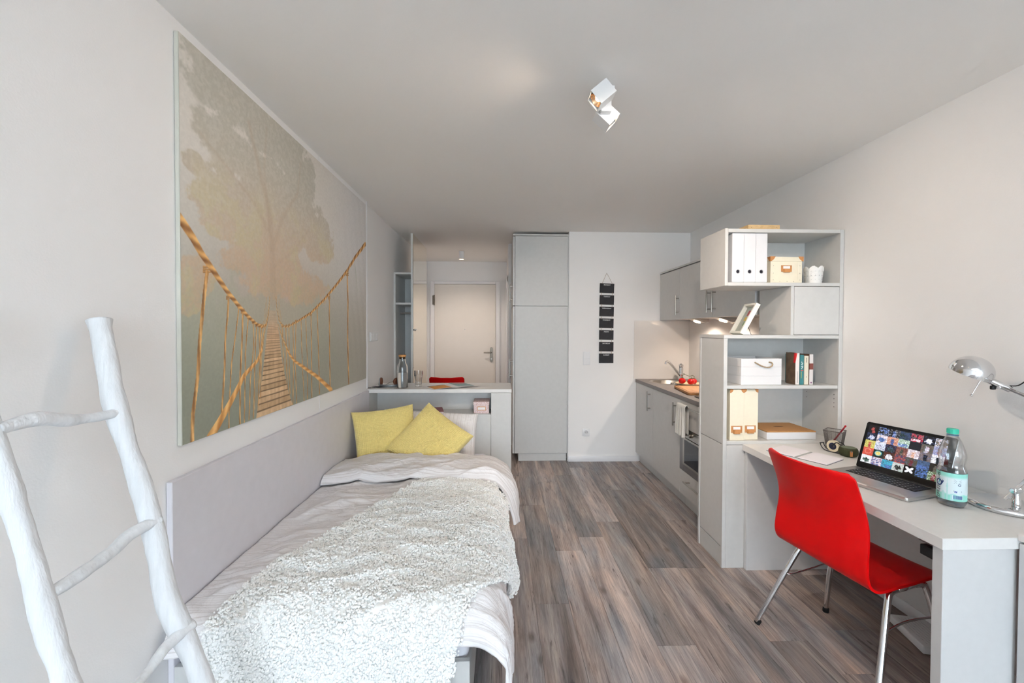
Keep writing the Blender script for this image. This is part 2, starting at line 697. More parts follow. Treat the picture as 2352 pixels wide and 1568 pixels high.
win = struct('window_1', G().box(-0.92, -0.86, YF - 0.18, YF - 0.1, 0.06, 2.42, bev=0.004).box(1.82, 1.88, YF - 0.18, YF - 0.1, 0.06, 2.42, bev=0.004)
             .box(-0.86, 1.82, YF - 0.18, YF - 0.1, 0.06, 0.13, bev=0.004).box(-0.86, 1.82, YF - 0.18, YF - 0.1, 2.35, 2.42, bev=0.004)
             .box(0.44, 0.52, YF - 0.18, YF - 0.1, 0.13, 2.35, bev=0.004), TRIMW)
thin = bpy.data.materials.new('thin_window_glass')
thin.use_nodes = True
nt = thin.node_tree
nt.nodes.remove(nt.nodes['Principled BSDF'])
tr = nn(nt, 'ShaderNodeBsdfTransparent')
gl = nn(nt, 'ShaderNodeBsdfGlossy', _Roughness=0.0)
mixs = nn(nt, 'ShaderNodeMixShader')
mixs.inputs[0].default_value = 0.06
nt.links.new(tr.outputs[0], mixs.inputs[1])
nt.links.new(gl.outputs[0], mixs.inputs[2])
nt.links.new(mixs.outputs[0], nt.nodes['Material Output'].inputs[0])
for x0, x1 in ((-0.86, 0.44), (0.52, 1.82)):
    struct('window_pane', G().box(x0, x1, YF - 0.145, YF - 0.139, 0.13, 2.35), thin, win)
struct('ground', G().box(-14, 14, -24, YF - 0.3, -0.5, -0.4), M('outdoor_paving', C(176, 174, 168), 0.9, var=0.1, nscale=3))

# baseboards
bbm = lambda *a: G().box(*a, bev=0.004, seg=2)
struct('baseboard_back', bbm(0.737, 1.50, YB - 0.014, YB, 0, 0.062), TRIMW)
struct('baseboard_right', bbm(XR - 0.014, XR, YF, 2.38, 0, 0.062), TRIMW)
struct('baseboard_left', bbm(-1.1, -1.086, YF, 1.37, 0, 0.062), TRIMW)
struct('baseboard_hall', bbm(-1.122, -1.05, YH - 0.014, YH, 0, 0.062), TRIMW)
struct('trim_3', G().box(0.088, 0.102, 5.32, 5.40, 0, 2.1, bev=0.003).box(0.088, 0.102, 6.28, 6.36, 0, 2.1, bev=0.003)
       .box(0.088, 0.102, 5.32, 6.36, 2.04, 2.12, bev=0.003), TRIMW)
# glossy backsplash behind the sink and along the right wall
SPL = M('glossy_white_splashback', C(232, 228, 224), 0.12, var=0.005)
struct('trim_4', G().box(1.446, XR, YB - 0.006, YB - 0.0005, 0.893, 1.523), SPL)
struct('trim_5', G().box(XR - 0.006, XR - 0.0005, 2.73, YB - 0.006, 0.893, 1.523), SPL)

# entrance door
DOORM = M('cream_white_door', C(232, 226, 218), 0.5, var=0.01)
dr = struct('door_1', G().box(-1.011, -0.068, YH - 0.03, YH - 0.004, 0.005, 2.115, bev=0.003), DOORM)
struct('door_frame', G().box(-1.075, -1.013, YH - 0.045, YH, 0, 2.165, bev=0.006).box(-0.066, -0.004, YH - 0.045, YH, 0, 2.165, bev=0.006)
       .box(-1.013, -0.066, YH - 0.045, YH, 2.118, 2.165, bev=0.006), TRIMW, dr)
SATIN = M('satin_nickel', C(120, 112, 102), 0.35, metal=0.8, var=0.04)
g = G()
g.prism([(-0.133 + 0.022 * math.cos(a), 0.938 + 0.022 * math.sin(a)) for a in np.linspace(math.pi, 2 * math.pi, 10)]
        + [(-0.133 + 0.022 * math.cos(a), 1.125 + 0.022 * math.sin(a)) for a in np.linspace(0, math.pi, 10)], YH - 0.042, YH - 0.03, 'y', bev=0.002)
g.cyl((-0.133, YH - 0.095, 1.066), (-0.133, YH - 0.04, 1.066), 0.01)
g.tube(smooth_path([(-0.128, YH - 0.092, 1.066), (-0.15, YH - 0.095, 1.066), (-0.25, YH - 0.09, 1.066)]), 0.0095)
struct('door_handle', g, SATIN, dr)
struct('lock_cylinder', G().cyl((-0.133, YH - 0.05, 0.965), (-0.133, YH - 0.04, 0.965), 0.011, bev=0.001), STEEL, dr)
struct('peephole', G().cyl((-0.544, YH - 0.036, 1.42), (-0.544, YH - 0.03, 1.42), 0.008), STEEL, dr)
struct('hinge', G().cyl((-1.013, YH - 0.052, 1.79), (-1.013, YH - 0.052, 1.95), 0.011, bev=0.002).box(-1.04, -1.012, YH - 0.05, YH - 0.046, 1.80, 1.94), SATIN, dr)


# =================================================================== FURNITURE HELPERS
def bar_handle(t, p0, p1, out, parent=None, r=0.006, mat=None):
    """p0-p1 is the axis of the bar, out the vector from the bar back to the door face"""
    p0, p1, out = Vector(p0), Vector(p1), Vector(out)
    d = (p1 - p0).normalized()
    g = G().cyl(p0, p1, r, bev=0.001)
    for q in (p0 + d * 0.028, p1 - d * 0.028):
        g.cyl(q, q + out, 0.0045, n=12)
    t.part('handle', g, mat or STEEL, parent)


def panel(*a, bev=0.0012):
    return G().box(*a, bev=bev)


# ------------------------------------------------------------------- tall cabinet by the hall
t = Thing('tall_cabinet', 'tall light grey cabinet reaching the ceiling between hallway and back wall', 'cabinet', (0.43, 4.75, 0))
t.part('side_panel', panel(0.160, 0.727, 4.44, 4.459, 0.085, 1.674), LAM)
t.part('side_panel', panel(0.160, 0.727, 4.44, 4.459, 1.678, 2.425), LAM)
t.part('cover_strip', panel(0.137, 0.733, 4.436, 5.06, 2.428, 2.447), LAM)
t.part('cover_strip', panel(0.7275, 0.7365, 4.437, 4.46, 0.0, 2.447), LAM)
t.part('carcass', G().box(0.160, 0.727, 4.4595, 5.06, 0.085, 2.425), LAM)
t.part('plinth', panel(0.20, 0.722, 4.452, 5.05, 0, 0.083), LAM)
for z0, z1 in ((0.085, 1.672), (1.680, 2.42)):
    d = t.part('door', panel(0.137, 0.157, 4.441, 5.058, z0, z1), LAM)
    zz = (1.72, 1.92) if z0 > 1 else (0.89, 1.10)
    bar_handle(t, (0.105, 4.50, zz[0]), (0.105, 4.50, zz[1]), (0.033, 0, 0), d)

# ------------------------------------------------------------------- wardrobe niche with mirror in the hall
t = Thing('open_wardrobe', 'narrow open grey coat shelf beside the mirror in the hallway', 'wardrobe', (-1.03, 4.6, 0))
DKL = M('shaded_grey_laminate', C(186, 189, 190), 0.5, var=0.02)
t.part('side_panel', panel(-1.1215, -1.104, 4.40, 4.84, 0, 2.023), LAM)
t.part('top_panel', panel(-1.1035, -0.9415, 4.40, 4.84, 2.002, 2.023), LAM)
t.part('shelf', panel(-1.1035, -0.9415, 4.402, 4.835, 1.682, 1.703), LAM)
t.part('back_panel', G().box(-1.1035, -0.9415, 4.841, 4.853, 0, 2.02), LAM)
t.part('clothes_rail', G().cyl((-1.1035, 4.6, 1.60), (-0.9415, 4.6, 1.60), 0.011), STEEL)
t = Thing('mirror_panel', 'tall mirror on a grey panel beside the coat shelf in the hallway', 'mirror', (-0.93, 4.8, 0))
t.part('panel', panel(-0.9405, -0.922, 4.39, 5.20, 0, 2.43), LAM)
t.part('mirror_glass', G().box(-0.9215, -0.9165, 4.40, 5.19, 0.01, 2.425), M('mirror_silver', C(238, 234, 224), 0.01, metal=1.0, var=0))
t.part('door_knob', G().ball((-0.905, 4.43, 1.415), 0.013, 2), CHROME)

# hall ceiling lamp
t = Thing('ceiling_downlight', 'small white cylinder lamp on the hallway ceiling', 'lamp', (-0.521, 5.6, 2.47))
t.part('housing', G().lathe([(0, 2.4699), (0.037, 2.4699), (0.037, 2.366), (0.031, 2.364), (0.031, 2.376), (0.0, 2.376)], 32, cx=-0.521, cy=5.6), WHITEP)
t.part('bulb', G().lathe([(0, 2.374), (0.026, 2.372), (0.022, 2.366), (0, 2.363)], 24, cx=-0.521, cy=5.6), M('warm_bulb', C(255, 200, 150), 0.4, var=0, emit=(1, 0.62, 0.32, 1), estr=9))
L1 = light('hall_spot', 'SPOT', (-0.521, 5.6, 2.355), 20, WARM, spot_size=math.radians(150), spot_blend=0.9, shadow_soft_size=0.03)
aim(L1, (-0.521, 5.6, 0))

# ------------------------------------------------------------------- counter unit at the head of the bed
t = Thing('headboard_counter', 'light grey counter unit with open shelf behind the bed pillows', 'counter', (-0.5, 3.65, 0))
X0, X1, YA_, YBk = -1.098, 0.098, 3.444, 3.85
t.part('countertop', panel(X0, X1, YA_ - 0.002, YBk, 0.895, 0.925, bev=0.0015), LAMTOP)
t.part('pillar_panel', panel(-0.073, X1 - 0.002, YA_, YA_ + 0.019, 0, 0.893), LAM)
t.part('side_panel', panel(X1 - 0.021, X1 - 0.002, YA_ + 0.0195, YBk - 0.01, 0, 0.893), LAM)
t.part('front_panel', panel(X0, -0.0745, YA_, YA_ + 0.019, 0.318, 0.7135), LAM)
t.part('shelf', panel(-1.079, -0.0745, YA_ + 0.0195, 3.67, 0.699, 0.7155), LAM)
t.part('side_panel', panel(X0, -1.080, YA_, 3.67, 0.7155, 0.893), LAM)
t.part('divider', panel(-0.0735, -0.056, YA_ + 0.02, 3.67, 0.32, 0.893), LAM)
t.part('back_panel', G().box(X0, -0.056, 3.671, 3.684, 0.0, 0.893), LAM)
t.part('rear_panel', G().box(X0, X1 - 0.022, YBk - 0.03, YBk - 0.012, 0.0, 0.893), LAM)

# ------------------------------------------------------------------- kitchen
KX = 1.47


def base_cab(name, label, y0, y1, ztop=0.858):
    t = Thing(name, label, 'cabinet', (1.76, (y0 + y1) / 2, 0), group='kitchen base cabinets')
    t.part('carcass', G().box(KX + 0.021, XR - 0.008, y0 + 0.001, y1 - 0.001, 0.102, ztop), LAMD)
    t.part('plinth', panel(KX + 0.045, KX + 0.063, y0 + 0.0005, y1 - 0.0005, 0, 0.10), LAM)
    return t


t = base_cab('sink_cabinet', 'grey kitchen cabinet with one door in the corner beneath the sink', 3.915, YB - 0.008, 0.735)
d = t.part('door', panel(KX, KX + 0.019, 3.9165, YB - 0.009, 0.104, 0.857), LAMD)
bar_handle(t, (KX - 0.033, 3.99, 0.63), (KX - 0.033, 3.99, 0.822), (0.033, 0, 0), d)
t = base_cab('base_cabinet', 'grey kitchen cabinet with one door left of the oven', 3.314, 3.915)
d = t.part('door', panel(KX, KX + 0.019, 3.3155, 3.9135, 0.104, 0.857), LAMD)
bar_handle(t, (KX - 0.033, 3.385, 0.63), (KX - 0.033, 3.385, 0.822), (0.033, 0, 0), d)
t = base_cab('oven_cabinet', 'grey kitchen cabinet with two drawers holding the oven', 2.745, 3.314)
for z0, z1, hz in ((0.645, 0.857, 0.829), (0.104, 0.297, 0.243)):
    d = t.part('drawer', panel(KX, KX + 0.019, 2.7465, 3.3125, z0, z1), LAMD)
    bar_handle(t, (KX - 0.04, 2.86, hz - 0.005), (KX - 0.04, 3.17 if hz < .5 else 3.25, hz - 0.005), (0.04, 0, 0), d)
# built in oven
t = Thing('built_in_microwave_oven', 'built-in steel microwave oven in the kitchen base unit', 'oven', (1.6, 3.03, 0.3))
fr = G()
y0, y1, z0, z1 = 2.7475, 3.3115, 0.300, 0.642
fr.box(KX - 0.004, KX + 0.020, y1 - 0.07, y1, z0, 0.575, bev=0.001).box(KX - 0.004, KX + 0.020, y0, y0 + 0.07, z0, 0.575, bev=0.001)
fr.box(KX - 0.004, KX + 0.020, y0 + 0.07, y1 - 0.07, z0, z0 + 0.055, bev=0.001)
t.part('frame', fr, M('dark_steel', C(140, 138, 138), 0.34, metal=0.9, var=0.05, nscale=40, stretch=(1, 12, 1)))
d = t.part('door', G().box(KX - 0.012, KX + 0.018, y0 + 0.0705, y1 - 0.0705, z0 + 0.0555, 0.574, bev=0.002), STEEL)
t.part('door_glass', G().box(KX - 0.0145, KX - 0.0122, y0 + 0.085, y1 - 0.105, z0 + 0.075, 0.558), M('smoked_glass', C(34, 38, 46), 0.06, var=0), d)
t.part('control_panel', G().box(KX - 0.006, KX + 0.02, y0, y1, 0.576, z1, bev=0.001), STEEL)
for yy in (3.19, 3.12):
    t.part('control_knob', G().cyl((KX - 0.022, yy, 0.609), (KX - 0.0065, yy, 0.609), 0.016, bev=0.002), STEEL)

# worktop with sink cut-out
SX, SY, SR = 1.752, 4.13, 0.205
bmw = G()
N = 40
xs0, xs1, ys0, ys1 = 1.464, XR - 0.007, 2.735, YB - 0.007
ring = [(SX + SR * math.cos(2 * math.pi * i / N), SY + SR * math.sin(2 * math.pi * i / N)) for i in range(N)]


def sqpt(i):
    a = 2 * math.pi * i / N
    dx, dy = math.cos(a), math.sin(a)
    k = min([((xs1 if dx > 0 else xs0) - SX) / dx if abs(dx) > 1e-9 else 9, ((ys1 if dy > 0 else 3.85) - SY) / dy if abs(dy) > 1e-9 else 9])
    return (SX + dx * k, SY + dy * k)


outer = [sqpt(i) for i in range(N)]
for z, flip in ((0.893, False), (0.860, True)):
    rv = [bmw.bm.verts.new((x, y, z)) for x, y in ring]
    ov = [bmw.bm.verts.new((x, y, z)) for x, y in outer]
    for i in range(N):
        j = (i + 1) % N
        f = (rv[i], ov[i], ov[j], rv[j])
        bmw.bm.faces.new(f[::-1] if flip else f)
# rim walls and the rest of the slab
bmw.box(xs0, xs1, ys0, 3.85, 0.860, 0.893)
bmw.box(xs0, xs0 + 0.002, 3.85, ys1, 0.860, 0.8929)
wt = Thing('kitchen_worktop', 'dark grey worktop running over the kitchen base cabinets', 'worktop', (1.76, 3.6, 0.86))
wt.part('slab', bmw, GREYT)
t = Thing('round_sink', 'round steel sink set in the dark worktop corner', 'sink', (SX, SY, 0.893))
t.part('rim', G().lathe([(SR - 0.012, 0.8935), (SR - 0.010, 0.896), (SR + 0.018, 0.8962), (SR + 0.024, 0.8933)], 48, cx=SX, cy=SY), STEEL)
bw = [(SR - 0.012, 0.8934), (SR - 0.02, 0.885), (SR - 0.035, 0.78), (SR - 0.07, 0.752), (0.035, 0.745), (0.0, 0.745)]
t.part('bowl', G().lathe(bw, 48, cx=SX, cy=SY), STEEL, smooth=60)
t.part('drain', G().lathe([(0.03, 0.746), (0.03, 0.749), (0.0, 0.7495)], 24, cx=SX, cy=SY), CHROME)
g = G()
for i in range(5):
    g.box(SX + 0.05 + 0.016 * i, SX + 0.058 + 0.016 * i, SY + 0.165, SY + 0.176, 0.84, 0.868)
t.part('overflow_slot', g, BLACKP, kind=None)
FX, FY = 1.895, 4.27
t = Thing('kitchen_faucet', 'chrome single-lever faucet rising behind the round sink', 'faucet', (FX, FY, 0.8935))
t.part('body', G().lathe([(0, 0.8945), (0.028, 0.8945), (0.028, 0.903), (0.023, 0.908), (0.023, 1.02), (0.021, 1.03), (0.0, 1.032)], 32, cx=FX, cy=FY), CHROME)
t.part('spout', G().tube(smooth_path([(FX, FY, 0.94), (FX - 0.04, FY - 0.02, 0.975), (FX - 0.12, FY - 0.05, 1.06), (FX - 0.165, FY - 0.062, 1.095), (FX - 0.185, FY - 0.067, 1.09), (FX - 0.19, FY - 0.069, 1.07)], 8), 0.0125, 14), CHROME, smooth=60)
t.part('lever', G().cyl((FX, FY, 1.03), (FX, FY, 1.065), 0.022, 0.024, bev=0.006)
       .tube(smooth_path([(FX, FY, 1.055), (FX - 0.02, FY - 0.04, 1.068), (FX - 0.04, FY - 0.09, 1.07)]), [0.012] * 6 + [0.010] * 6 + [0.007], 10), CHROME, smooth=60)

# hob
t = Thing('ceramic_hob', 'black glass hob set in the worktop beside the shelving unit', 'hob', (1.76, 3.0, 0.893))
t.part('glass_plate', G().box(1.54, 1.98, 2.80, 3.225, 0.8935, 0.899, bev=0.002), M('black_hob_glass', C(22, 22, 24), 0.08, var=0))
for x, y, r in ((1.66, 3.09, 0.08), (1.86, 3.09, 0.065), (1.66, 2.91, 0.065), (1.86, 2.91, 0.08)):
    t.part('cooking_zone', G().lathe([(r, 0.8992), (r + 0.003, 0.8994), (r + 0.003, 0.8991)], 32, cx=x, cy=y), STEEL)

# cutting board
t = Thing('cutting_board', 'oiled wooden cutting board lying on the worktop', 'cutting board', (1.71, 3.50, 0.8935), rz=math.radians(-8))
BT = wood_mat('board_wood', C(178, 120, 74), C(198, 144, 94), C(210, 158, 108), grain=(50, 5, 50), rnd=False, knots=False, bump=0.05)
rr = 0.03
pts = []
for cx_, cy_, a0 in ((0.15 - rr, 0.22 - rr, 0), (-0.15 + rr, 0.22 - rr, 90), (-0.15 + rr, -0.22 + rr, 180), (0.15 - rr, -0.22 + rr, 270)):
    for k in range(6):
        a = math.radians(a0 + k * 18)
        pts.append((cx_ + rr * math.cos(a), cy_ + rr * math.sin(a)))
t.part('board', G().prism(pts, 0.0005, 0.022, bev=0.003, seg=2), BT, world=False)
g = G()
inn = [(x * 0.9, y * 0.93) for x, y in pts]
g.tube([(x, y, 0.0222) for x, y in inn], 0.0022, 6, closed=True)
t.part('juice_groove', g, M('groove_brown', C(150, 98, 56), 0.6), world=False)

# plate with tomatoes
t = Thing('tomato_plate', 'pale wooden dish holding tomatoes on the worktop', 'plate', (1.80, 3.88, 0.8935))
t.part('dish', G().lathe([(0, 0.001), (0.07, 0.001), (0.075, 0.006), (0.118, 0.02), (0.121, 0.026), (0.117, 0.026), (0.07, 0.011), (0, 0.010)], 40), M('pale_beech', C(206, 184, 150), 0.6, var=0.08, nscale=30), world=False)
TOM = M('ripe_tomato_skin', C(190, 12, 16), 0.18, var=0.08, nscale=20)
VINE = M('vine_green', C(84, 92, 52), 0.6, var=0.1)
for k, (dx, dy, r, lab) in enumerate(((-0.052, 0.03, 0.031, 'red tomato farthest left on the wooden dish'), (0.0, -0.045, 0.032, 'red tomato in front, nearest the cutting board'), (0.052, 0.012, 0.029, 'red tomato half hidden beside the shelving unit'))):
    tt = Thing('tomato', lab, 'tomato', (1.80 + dx, 3.88 + dy, 0.9045 + (0.004 if k else 0.004)), group='tomatoes on the wooden dish')
    prof = [(0.0, 0.0)] + [(r * math.sin(a) * (1.0 + 0.05 * math.sin(a)), r * 0.9 * (1 - math.cos(a)) * (1 if a < 2.6 else 0.985)) for a in np.linspace(0.15, 3.0, 16)] + [(0, r * 1.74)]
    tt.part('fruit', G().lathe(prof, 28), TOM, world=False, smooth=80)
    g = G()
    for q in range(5):
        a = q * 1.2566
        g.tube([(0, 0, r * 1.78), (0.008 * math.cos(a), 0.008 * math.sin(a), r * 1.83), (0.018 * math.cos(a), 0.018 * math.sin(a), r * 1.72)], [0.002, 0.0022, 0.0006], 6)
    g.tube([(0, 0, r * 1.75), (0.002, 0, r * 2.1), (0.006, 0.002, r * 2.3)], 0.0018, 6)
    tt.part('stem', g, VINE, world=False)
single('tomato_vine', G().tube(smooth_path([(1.745, 3.915, 0.985), (1.77, 3.90, 0.995), (1.80, 3.87, 0.985), (1.835, 3.88, 0.99), (1.86, 3.895, 0.975)]), 0.0022, 8)
       .tube(smooth_path([(1.77, 3.90, 0.995), (1.757, 3.885, 1.008), (1.742, 3.88, 1.004)]), 0.0018, 6), VINE,
       'thin green vine joining the tomatoes above the wooden dish', 'vine')

# towel over the upper handle
TW = bpy.data.materials.new('striped_tea_towel')
TW.use_nodes = True
nt = TW.node_tree
p = nt.nodes['Principled BSDF']
uvn = nn(nt, 'ShaderNodeUVMap')
sp = nn(nt, 'ShaderNodeSeparateXYZ')
nt.links.new(uvn.outputs[0], sp.inputs[0])
mm = nn(nt, 'ShaderNodeMath', operation='MULTIPLY')
mm.inputs[1].default_value = 13 * 2 * math.pi
nt.links.new(sp.outputs[0], mm.inputs[0])
sn = nn(nt, 'ShaderNodeMath', operation='SINE')
nt.links.new(mm.outputs[0], sn.inputs[0])
rp = nn(nt, 'ShaderNodeValToRGB')
rp.color_ramp.elements[0].position = 0.35
rp.color_ramp.elements[0].color = C(238, 238, 234)
rp.color_ramp.elements[1].position = 0.75
rp.color_ramp.elements[1].color = C(204, 202, 194)
nt.links.new(sn.outputs[0], rp.inputs[0])
nt.links.new(rp.outputs[0], p.inputs['Base Color'])
p.inputs['Roughness'].default_value = 0.9
nu, nv = 40, 50
U, V = np.meshgrid(np.linspace(0, 1, nu), np.linspace(0, 1, nv))
y = 3.265 - U * 0.155
wv = 0.006 * np.sin(U * 19) + 0.004 * np.sin(U * 41 + 1)
hx = KX - 0.04
s = V * 0.50
ztop = 0.833
front = s > 0.235
x = np.where(s < 0.215, hx + 0.012 + 0.3 * wv, 0)
z = np.where(s < 0.215, ztop - 0.215 + s, 0)
arc = (s >= 0.215) & (s <= 0.245)
ang = np.clip((s - 0.215) / 0.03, 0, 1) * math.pi
x = np.where(arc, hx + 0.012 * np.cos(ang), x)
z = np.where(arc, ztop + 0.010 * np.sin(ang), z)
dd = np.clip(s - 0.245, 0, 1)
x = np.where(s > 0.245, hx - 0.012 - wv * np.clip(dd * 8, 0, 1) - 0.004 * U, x)
z = np.where(s > 0.245, ztop - dd * (0.93 + 0.03 * U), z)
y = y + np.where(s > 0.245, 0.05 * dd * (1 - 1.2 * U), 0)
me = grid_mesh('tea_towel', np.stack([x, y, z], -1), np.stack([U, V], -1))
o = single('tea_towel', me, TW, 'white and grey striped tea towel hanging from the upper oven drawer handle', 'towel', smooth=180)
o.modifiers.new('thick', 'SOLIDIFY').thickness = 0.003

# wall cabinets
for name, lab, y0, y1, hy in (('wall_cabinet', 'grey wall cabinet in the far kitchen corner', 3.915, YB - 0.008, 3.943),
                              ('wall_cabinet', 'grey wall cabinet in the middle above the sink worktop', 3.314, 3.915, 3.345),
                              ('wall_cabinet', 'grey wall cabinet partly hidden behind the shelving unit', 2.75, 3.314, 3.262)):
    t = Thing(name, lab, 'cabinet', (1.88, (y0 + y1) / 2, 1.528), group='kitchen wall cabinets')
    UX = 1.723
    t.part('carcass', G().box(UX + 0.021, XR - 0.001, y0 + 0.001, y1 - 0.001, 1.53, 2.019), LAMD)
    d = t.part('door', panel(UX, UX + 0.019, y0 + 0.0015, y1 - 0.0015, 1.526, 2.012), LAMD)
    t.part('cover_strip', panel(UX - 0.004, XR - 0.001, y0 + 0.0005, y1 - 0.0005, 2.0205, 2.036), LAM)
    bar_handle(t, (UX - 0.033, hy, 1.567), (UX - 0.033, hy, 1.755), (0.033, 0, 0), d)
for k, (yy, lab) in enumerate(((3.88, 'wedge-shaped metal cabinet light nearer the sink corner'), (3.42, 'wedge-shaped metal cabinet light beside the picture frame'))):
    t = Thing('cabinet_light', lab, 'lamp', (1.90, yy, 1.5295), group='lights under the wall cabinets')
    t.part('housing', G().prism([(1.80, 1.527), (1.965, 1.527), (1.965, 1.497), (1.93, 1.487)], yy - 0.055, yy + 0.055, 'y', bev=0.002), M('pale_metal', C(196, 194, 192), 0.35, metal=0.7, var=0.02))
    mt = Matrix.Translation((1.873, yy, 1.5005)) @ Matrix.Rotation(math.radians(17.1), 4, 'Y')
    t.part('bulb', G().lathe([(0, -0.004), (0.031, -0.004), (0.031, 0.002), (0, 0.002)], 24, mat=mt), M('halogen_glow', C(255, 220, 180), 0.4, var=0, emit=(1, 0.72, 0.45, 1), estr=14))
    s_ = light('cabinet_light_beam', 'SPOT', (1.868, yy, 1.486), 7.0, WARM, spot_size=math.radians(155), spot_blend=0.8, shadow_soft_size=0.025)
    aim(s_, (1.93, yy, 0.9))

# ------------------------------------------------------------------- shelving unit
t = Thing('shelving_unit', 'tall light grey shelving unit between kitchen and desk', 'shelf', (1.69, 2.57, 0))
SA, SB = 2.414, 2.716
SXL, SXR = 1.329, XR - 0.003
t.part('side_panel', panel(SXL, SXL + 0.022, SA, SA + 0.019, 0.0, 1.374), LAM)          # front stile
t.part('side_panel', panel(SXL, SXL + 0.019, SB - 0.019, SB, 0.0, 1.374), LAM)           # rear stile
t.part('side_panel', panel(SXL + 0.004, SXL + 0.022, SA + 0.0195, SB - 0.0195, 0.742, 1.374), LAM)
t.part('door', panel(SXL + 0.004, SXL + 0.022, SA + 0.021, SB - 0.021, 0.122, 0.738), LAMD)
t.part('plinth', panel(SXL + 0.006, SXL + 0.022, SA + 0.0195, SB - 0.0195, 0.0, 0.117), LAM)
t.part('front_panel', panel(SXL + 0.0225, SXR, SA, SA + 0.019, 0.0, 0.738), LAM)
t.part('bottom_board', panel(SXL + 0.0225, SXR, SA, SB, 0.740, 0.762), LAM)
t.part('side_panel', panel(SXR - 0.022, SXR, SA, SB, 0.7625, 2.024), LAM)
t.part('back_panel', G().box(SXL + 0.0225, SXR - 0.0225, SB - 0.012, SB, 0.7625, 1.374), LAM)
t.part('shelf', panel(SXL + 0.0225, SXR - 0.0225, SA + 0.004, SB - 0.0125, 1.074, 1.094), LAM)
t.part('middle_board', panel(SXL, SXR - 0.0225, SA, SB, 1.3745, 1.395), LAM)
t.part('divider', panel(1.732, 1.751, SA + 0.001, SB, 1.3955, 1.6865), LAM)
t.part('door', panel(1.7525, SXR - 0.0235, SA, SA + 0.018, 1.398, 1.684), LAM)
t.part('back_panel', G().box(1.7515, SXR - 0.0225, SB - 0.012, SB, 1.3955, 1.6865), LAM)
t.part('box_floor', panel(SXL + 0.019, SXR - 0.0225, SA, SB, 1.687, 1.707), LAM)
t.part('side_panel', panel(SXL, SXL + 0.0185, SA - 0.001, SB, 1.687, 2.026), LAM)
t.part('top_panel', panel(SXL + 0.019, SXR - 0.0225, SA, SB, 2.003, 2.024), LAM)
t.part('back_panel', G().box(SXL + 0.019, SXR - 0.0225, SB - 0.012, SB, 1.7075, 2.0025), LAM)
g = G()
for z in (0.985, 1.01, 1.035, 0.96):
    g.cyl((SXR - 0.0232, SA + 0.03, z), (SXR - 0.0218, SA + 0.03, z), 0.0025, n=8)
for z in (0.985, 1.02):
    g.cyl((SXR - 0.0232, SB - 0.05, z), (SXR - 0.0218, SB - 0.05, z), 0.0025, n=8)
t.part('shelf_pin_hole', g, BLACKP, kind='stuff')

# ------------------------------------------------------------------- desk
t = Thing('desk', 'light grey desk with panel legs along the right wall', 'desk', (1.75, 1.85, 0))
DX0 = 1.446
t.part('desktop', G().box(DX0, XR - 0.002, 1.296, 2.412, 0.708, 0.746, bev=0.0015), LAMTOP)
t.part('leg_panel', panel(1.461, 1.715, 1.308, 1.342, 0, 0.7075), LAMT)
t.part('leg_panel', panel(1.461, 2.03, 2.386, 2.411, 0, 0.7075), LAMT)
t.part('modesty_panel', panel(2.005, 2.024, 1.345, 2.385, 0.085, 0.7075), LAMT)

t = Thing('low_sideboard', 'light grey low cabinet at the right image edge next to the desk', 'cabinet', (1.88, 0.8, 0))
t.part('top_panel', panel(1.698, XR - 0.002, 0.20, 1.2955, 0.738, 0.760), LAMTOP)
t.part('carcass', G().box(1.722, XR - 0.002, 0.22, 1.2955, 0.06, 0.737), LAM)
t.part('plinth', panel(1.74, 1.76, 0.23, 1.29, 0, 0.059), LAM)
for y0, y1 in ((0.222, 0.755), (0.759, 1.2935)):
    t.part('door', panel(1.701, 1.7205, y0, y1, 0.062, 0.730), LAMT)

# ------------------------------------------------------------------- bed frame and mattress
t = Thing('bed_frame', 'grey bed frame with a long wall-side panel', 'bed', (-0.58, 2.4, 0))
t.part('side_panel', panel(-1.0985, -1.079, 1.385, 3.438, 0.0, 0.917, bev=0.002), M('lilac_grey_laminate', C(220, 218, 224), 0.5, var=0.02, nscale=20))
t.part('foot_board', panel(-1.078, -0.10, 1.385, 1.404, 0.0, 0.30), LAM)
t.part('side_rail', panel(-0.12, -0.10, 1.4045, 3.441, 0.03, 0.26), LAM)
t.part('slatted_base', G().box(-1.078, -0.121, 1.405, 3.442, 0.16, 0.195), LAM)
MAT = M('white_mattress_sheet', C(232, 232, 238), 0.9, var=0.01, bump=0.15, bscale=30)
single('mattress', G().box(-1.076, -0.105, 1.41, 3.438, 0.265, 0.395, bev=0.035, seg=4).box(-1.07, -0.125, 1.42, 3.43, 0.196, 0.27), MAT,
       'white sheeted mattress lying in the bed frame', 'mattress', smooth=60)


# =================================================================== BEDDING
BX0 = -1.072
XRR, RU = 0.03, 0.14
UF = XRR - RU - BX0
YFT, RV = 1.33, 0.10


def bed_surface(u, v, off):
    top = 0.475 + 0.03 * sstep(0.0, 0.25, u) - 0.02 * sstep(2.2, 2.9, v)
    th = np.clip((u - UF) / RU, 0, math.pi / 2)
    eu = np.clip(u - UF - RU * math.pi / 2, 0, None)
    X = np.where(u < UF, BX0 + u, XRR - RU + RU * np.sin(th))
    du = RU * (1 - np.cos(th)) + eu
    s = (YFT + RV) - v
    ph = np.clip(s / RV, 0, math.pi / 2)
    ev = np.clip(s - RV * math.pi / 2, 0, None)
    Y = np.where(s < 0, v, YFT + RV - RV * np.sin(ph))
    dv = RV * (1 - np.cos(ph)) + ev
    Z = top - du - dv
    nx, ny, nz = np.sin(th), -np.sin(ph), np.cos(th) * np.cos(ph) + 1e-3
    ln = np.sqrt(nx * nx + ny * ny + nz * nz)
    nx, ny, nz = nx / ln, ny / ln, nz / ln
    return X + nx * off, Y + ny * off, np.maximum(Z + nz * off, 0.012)


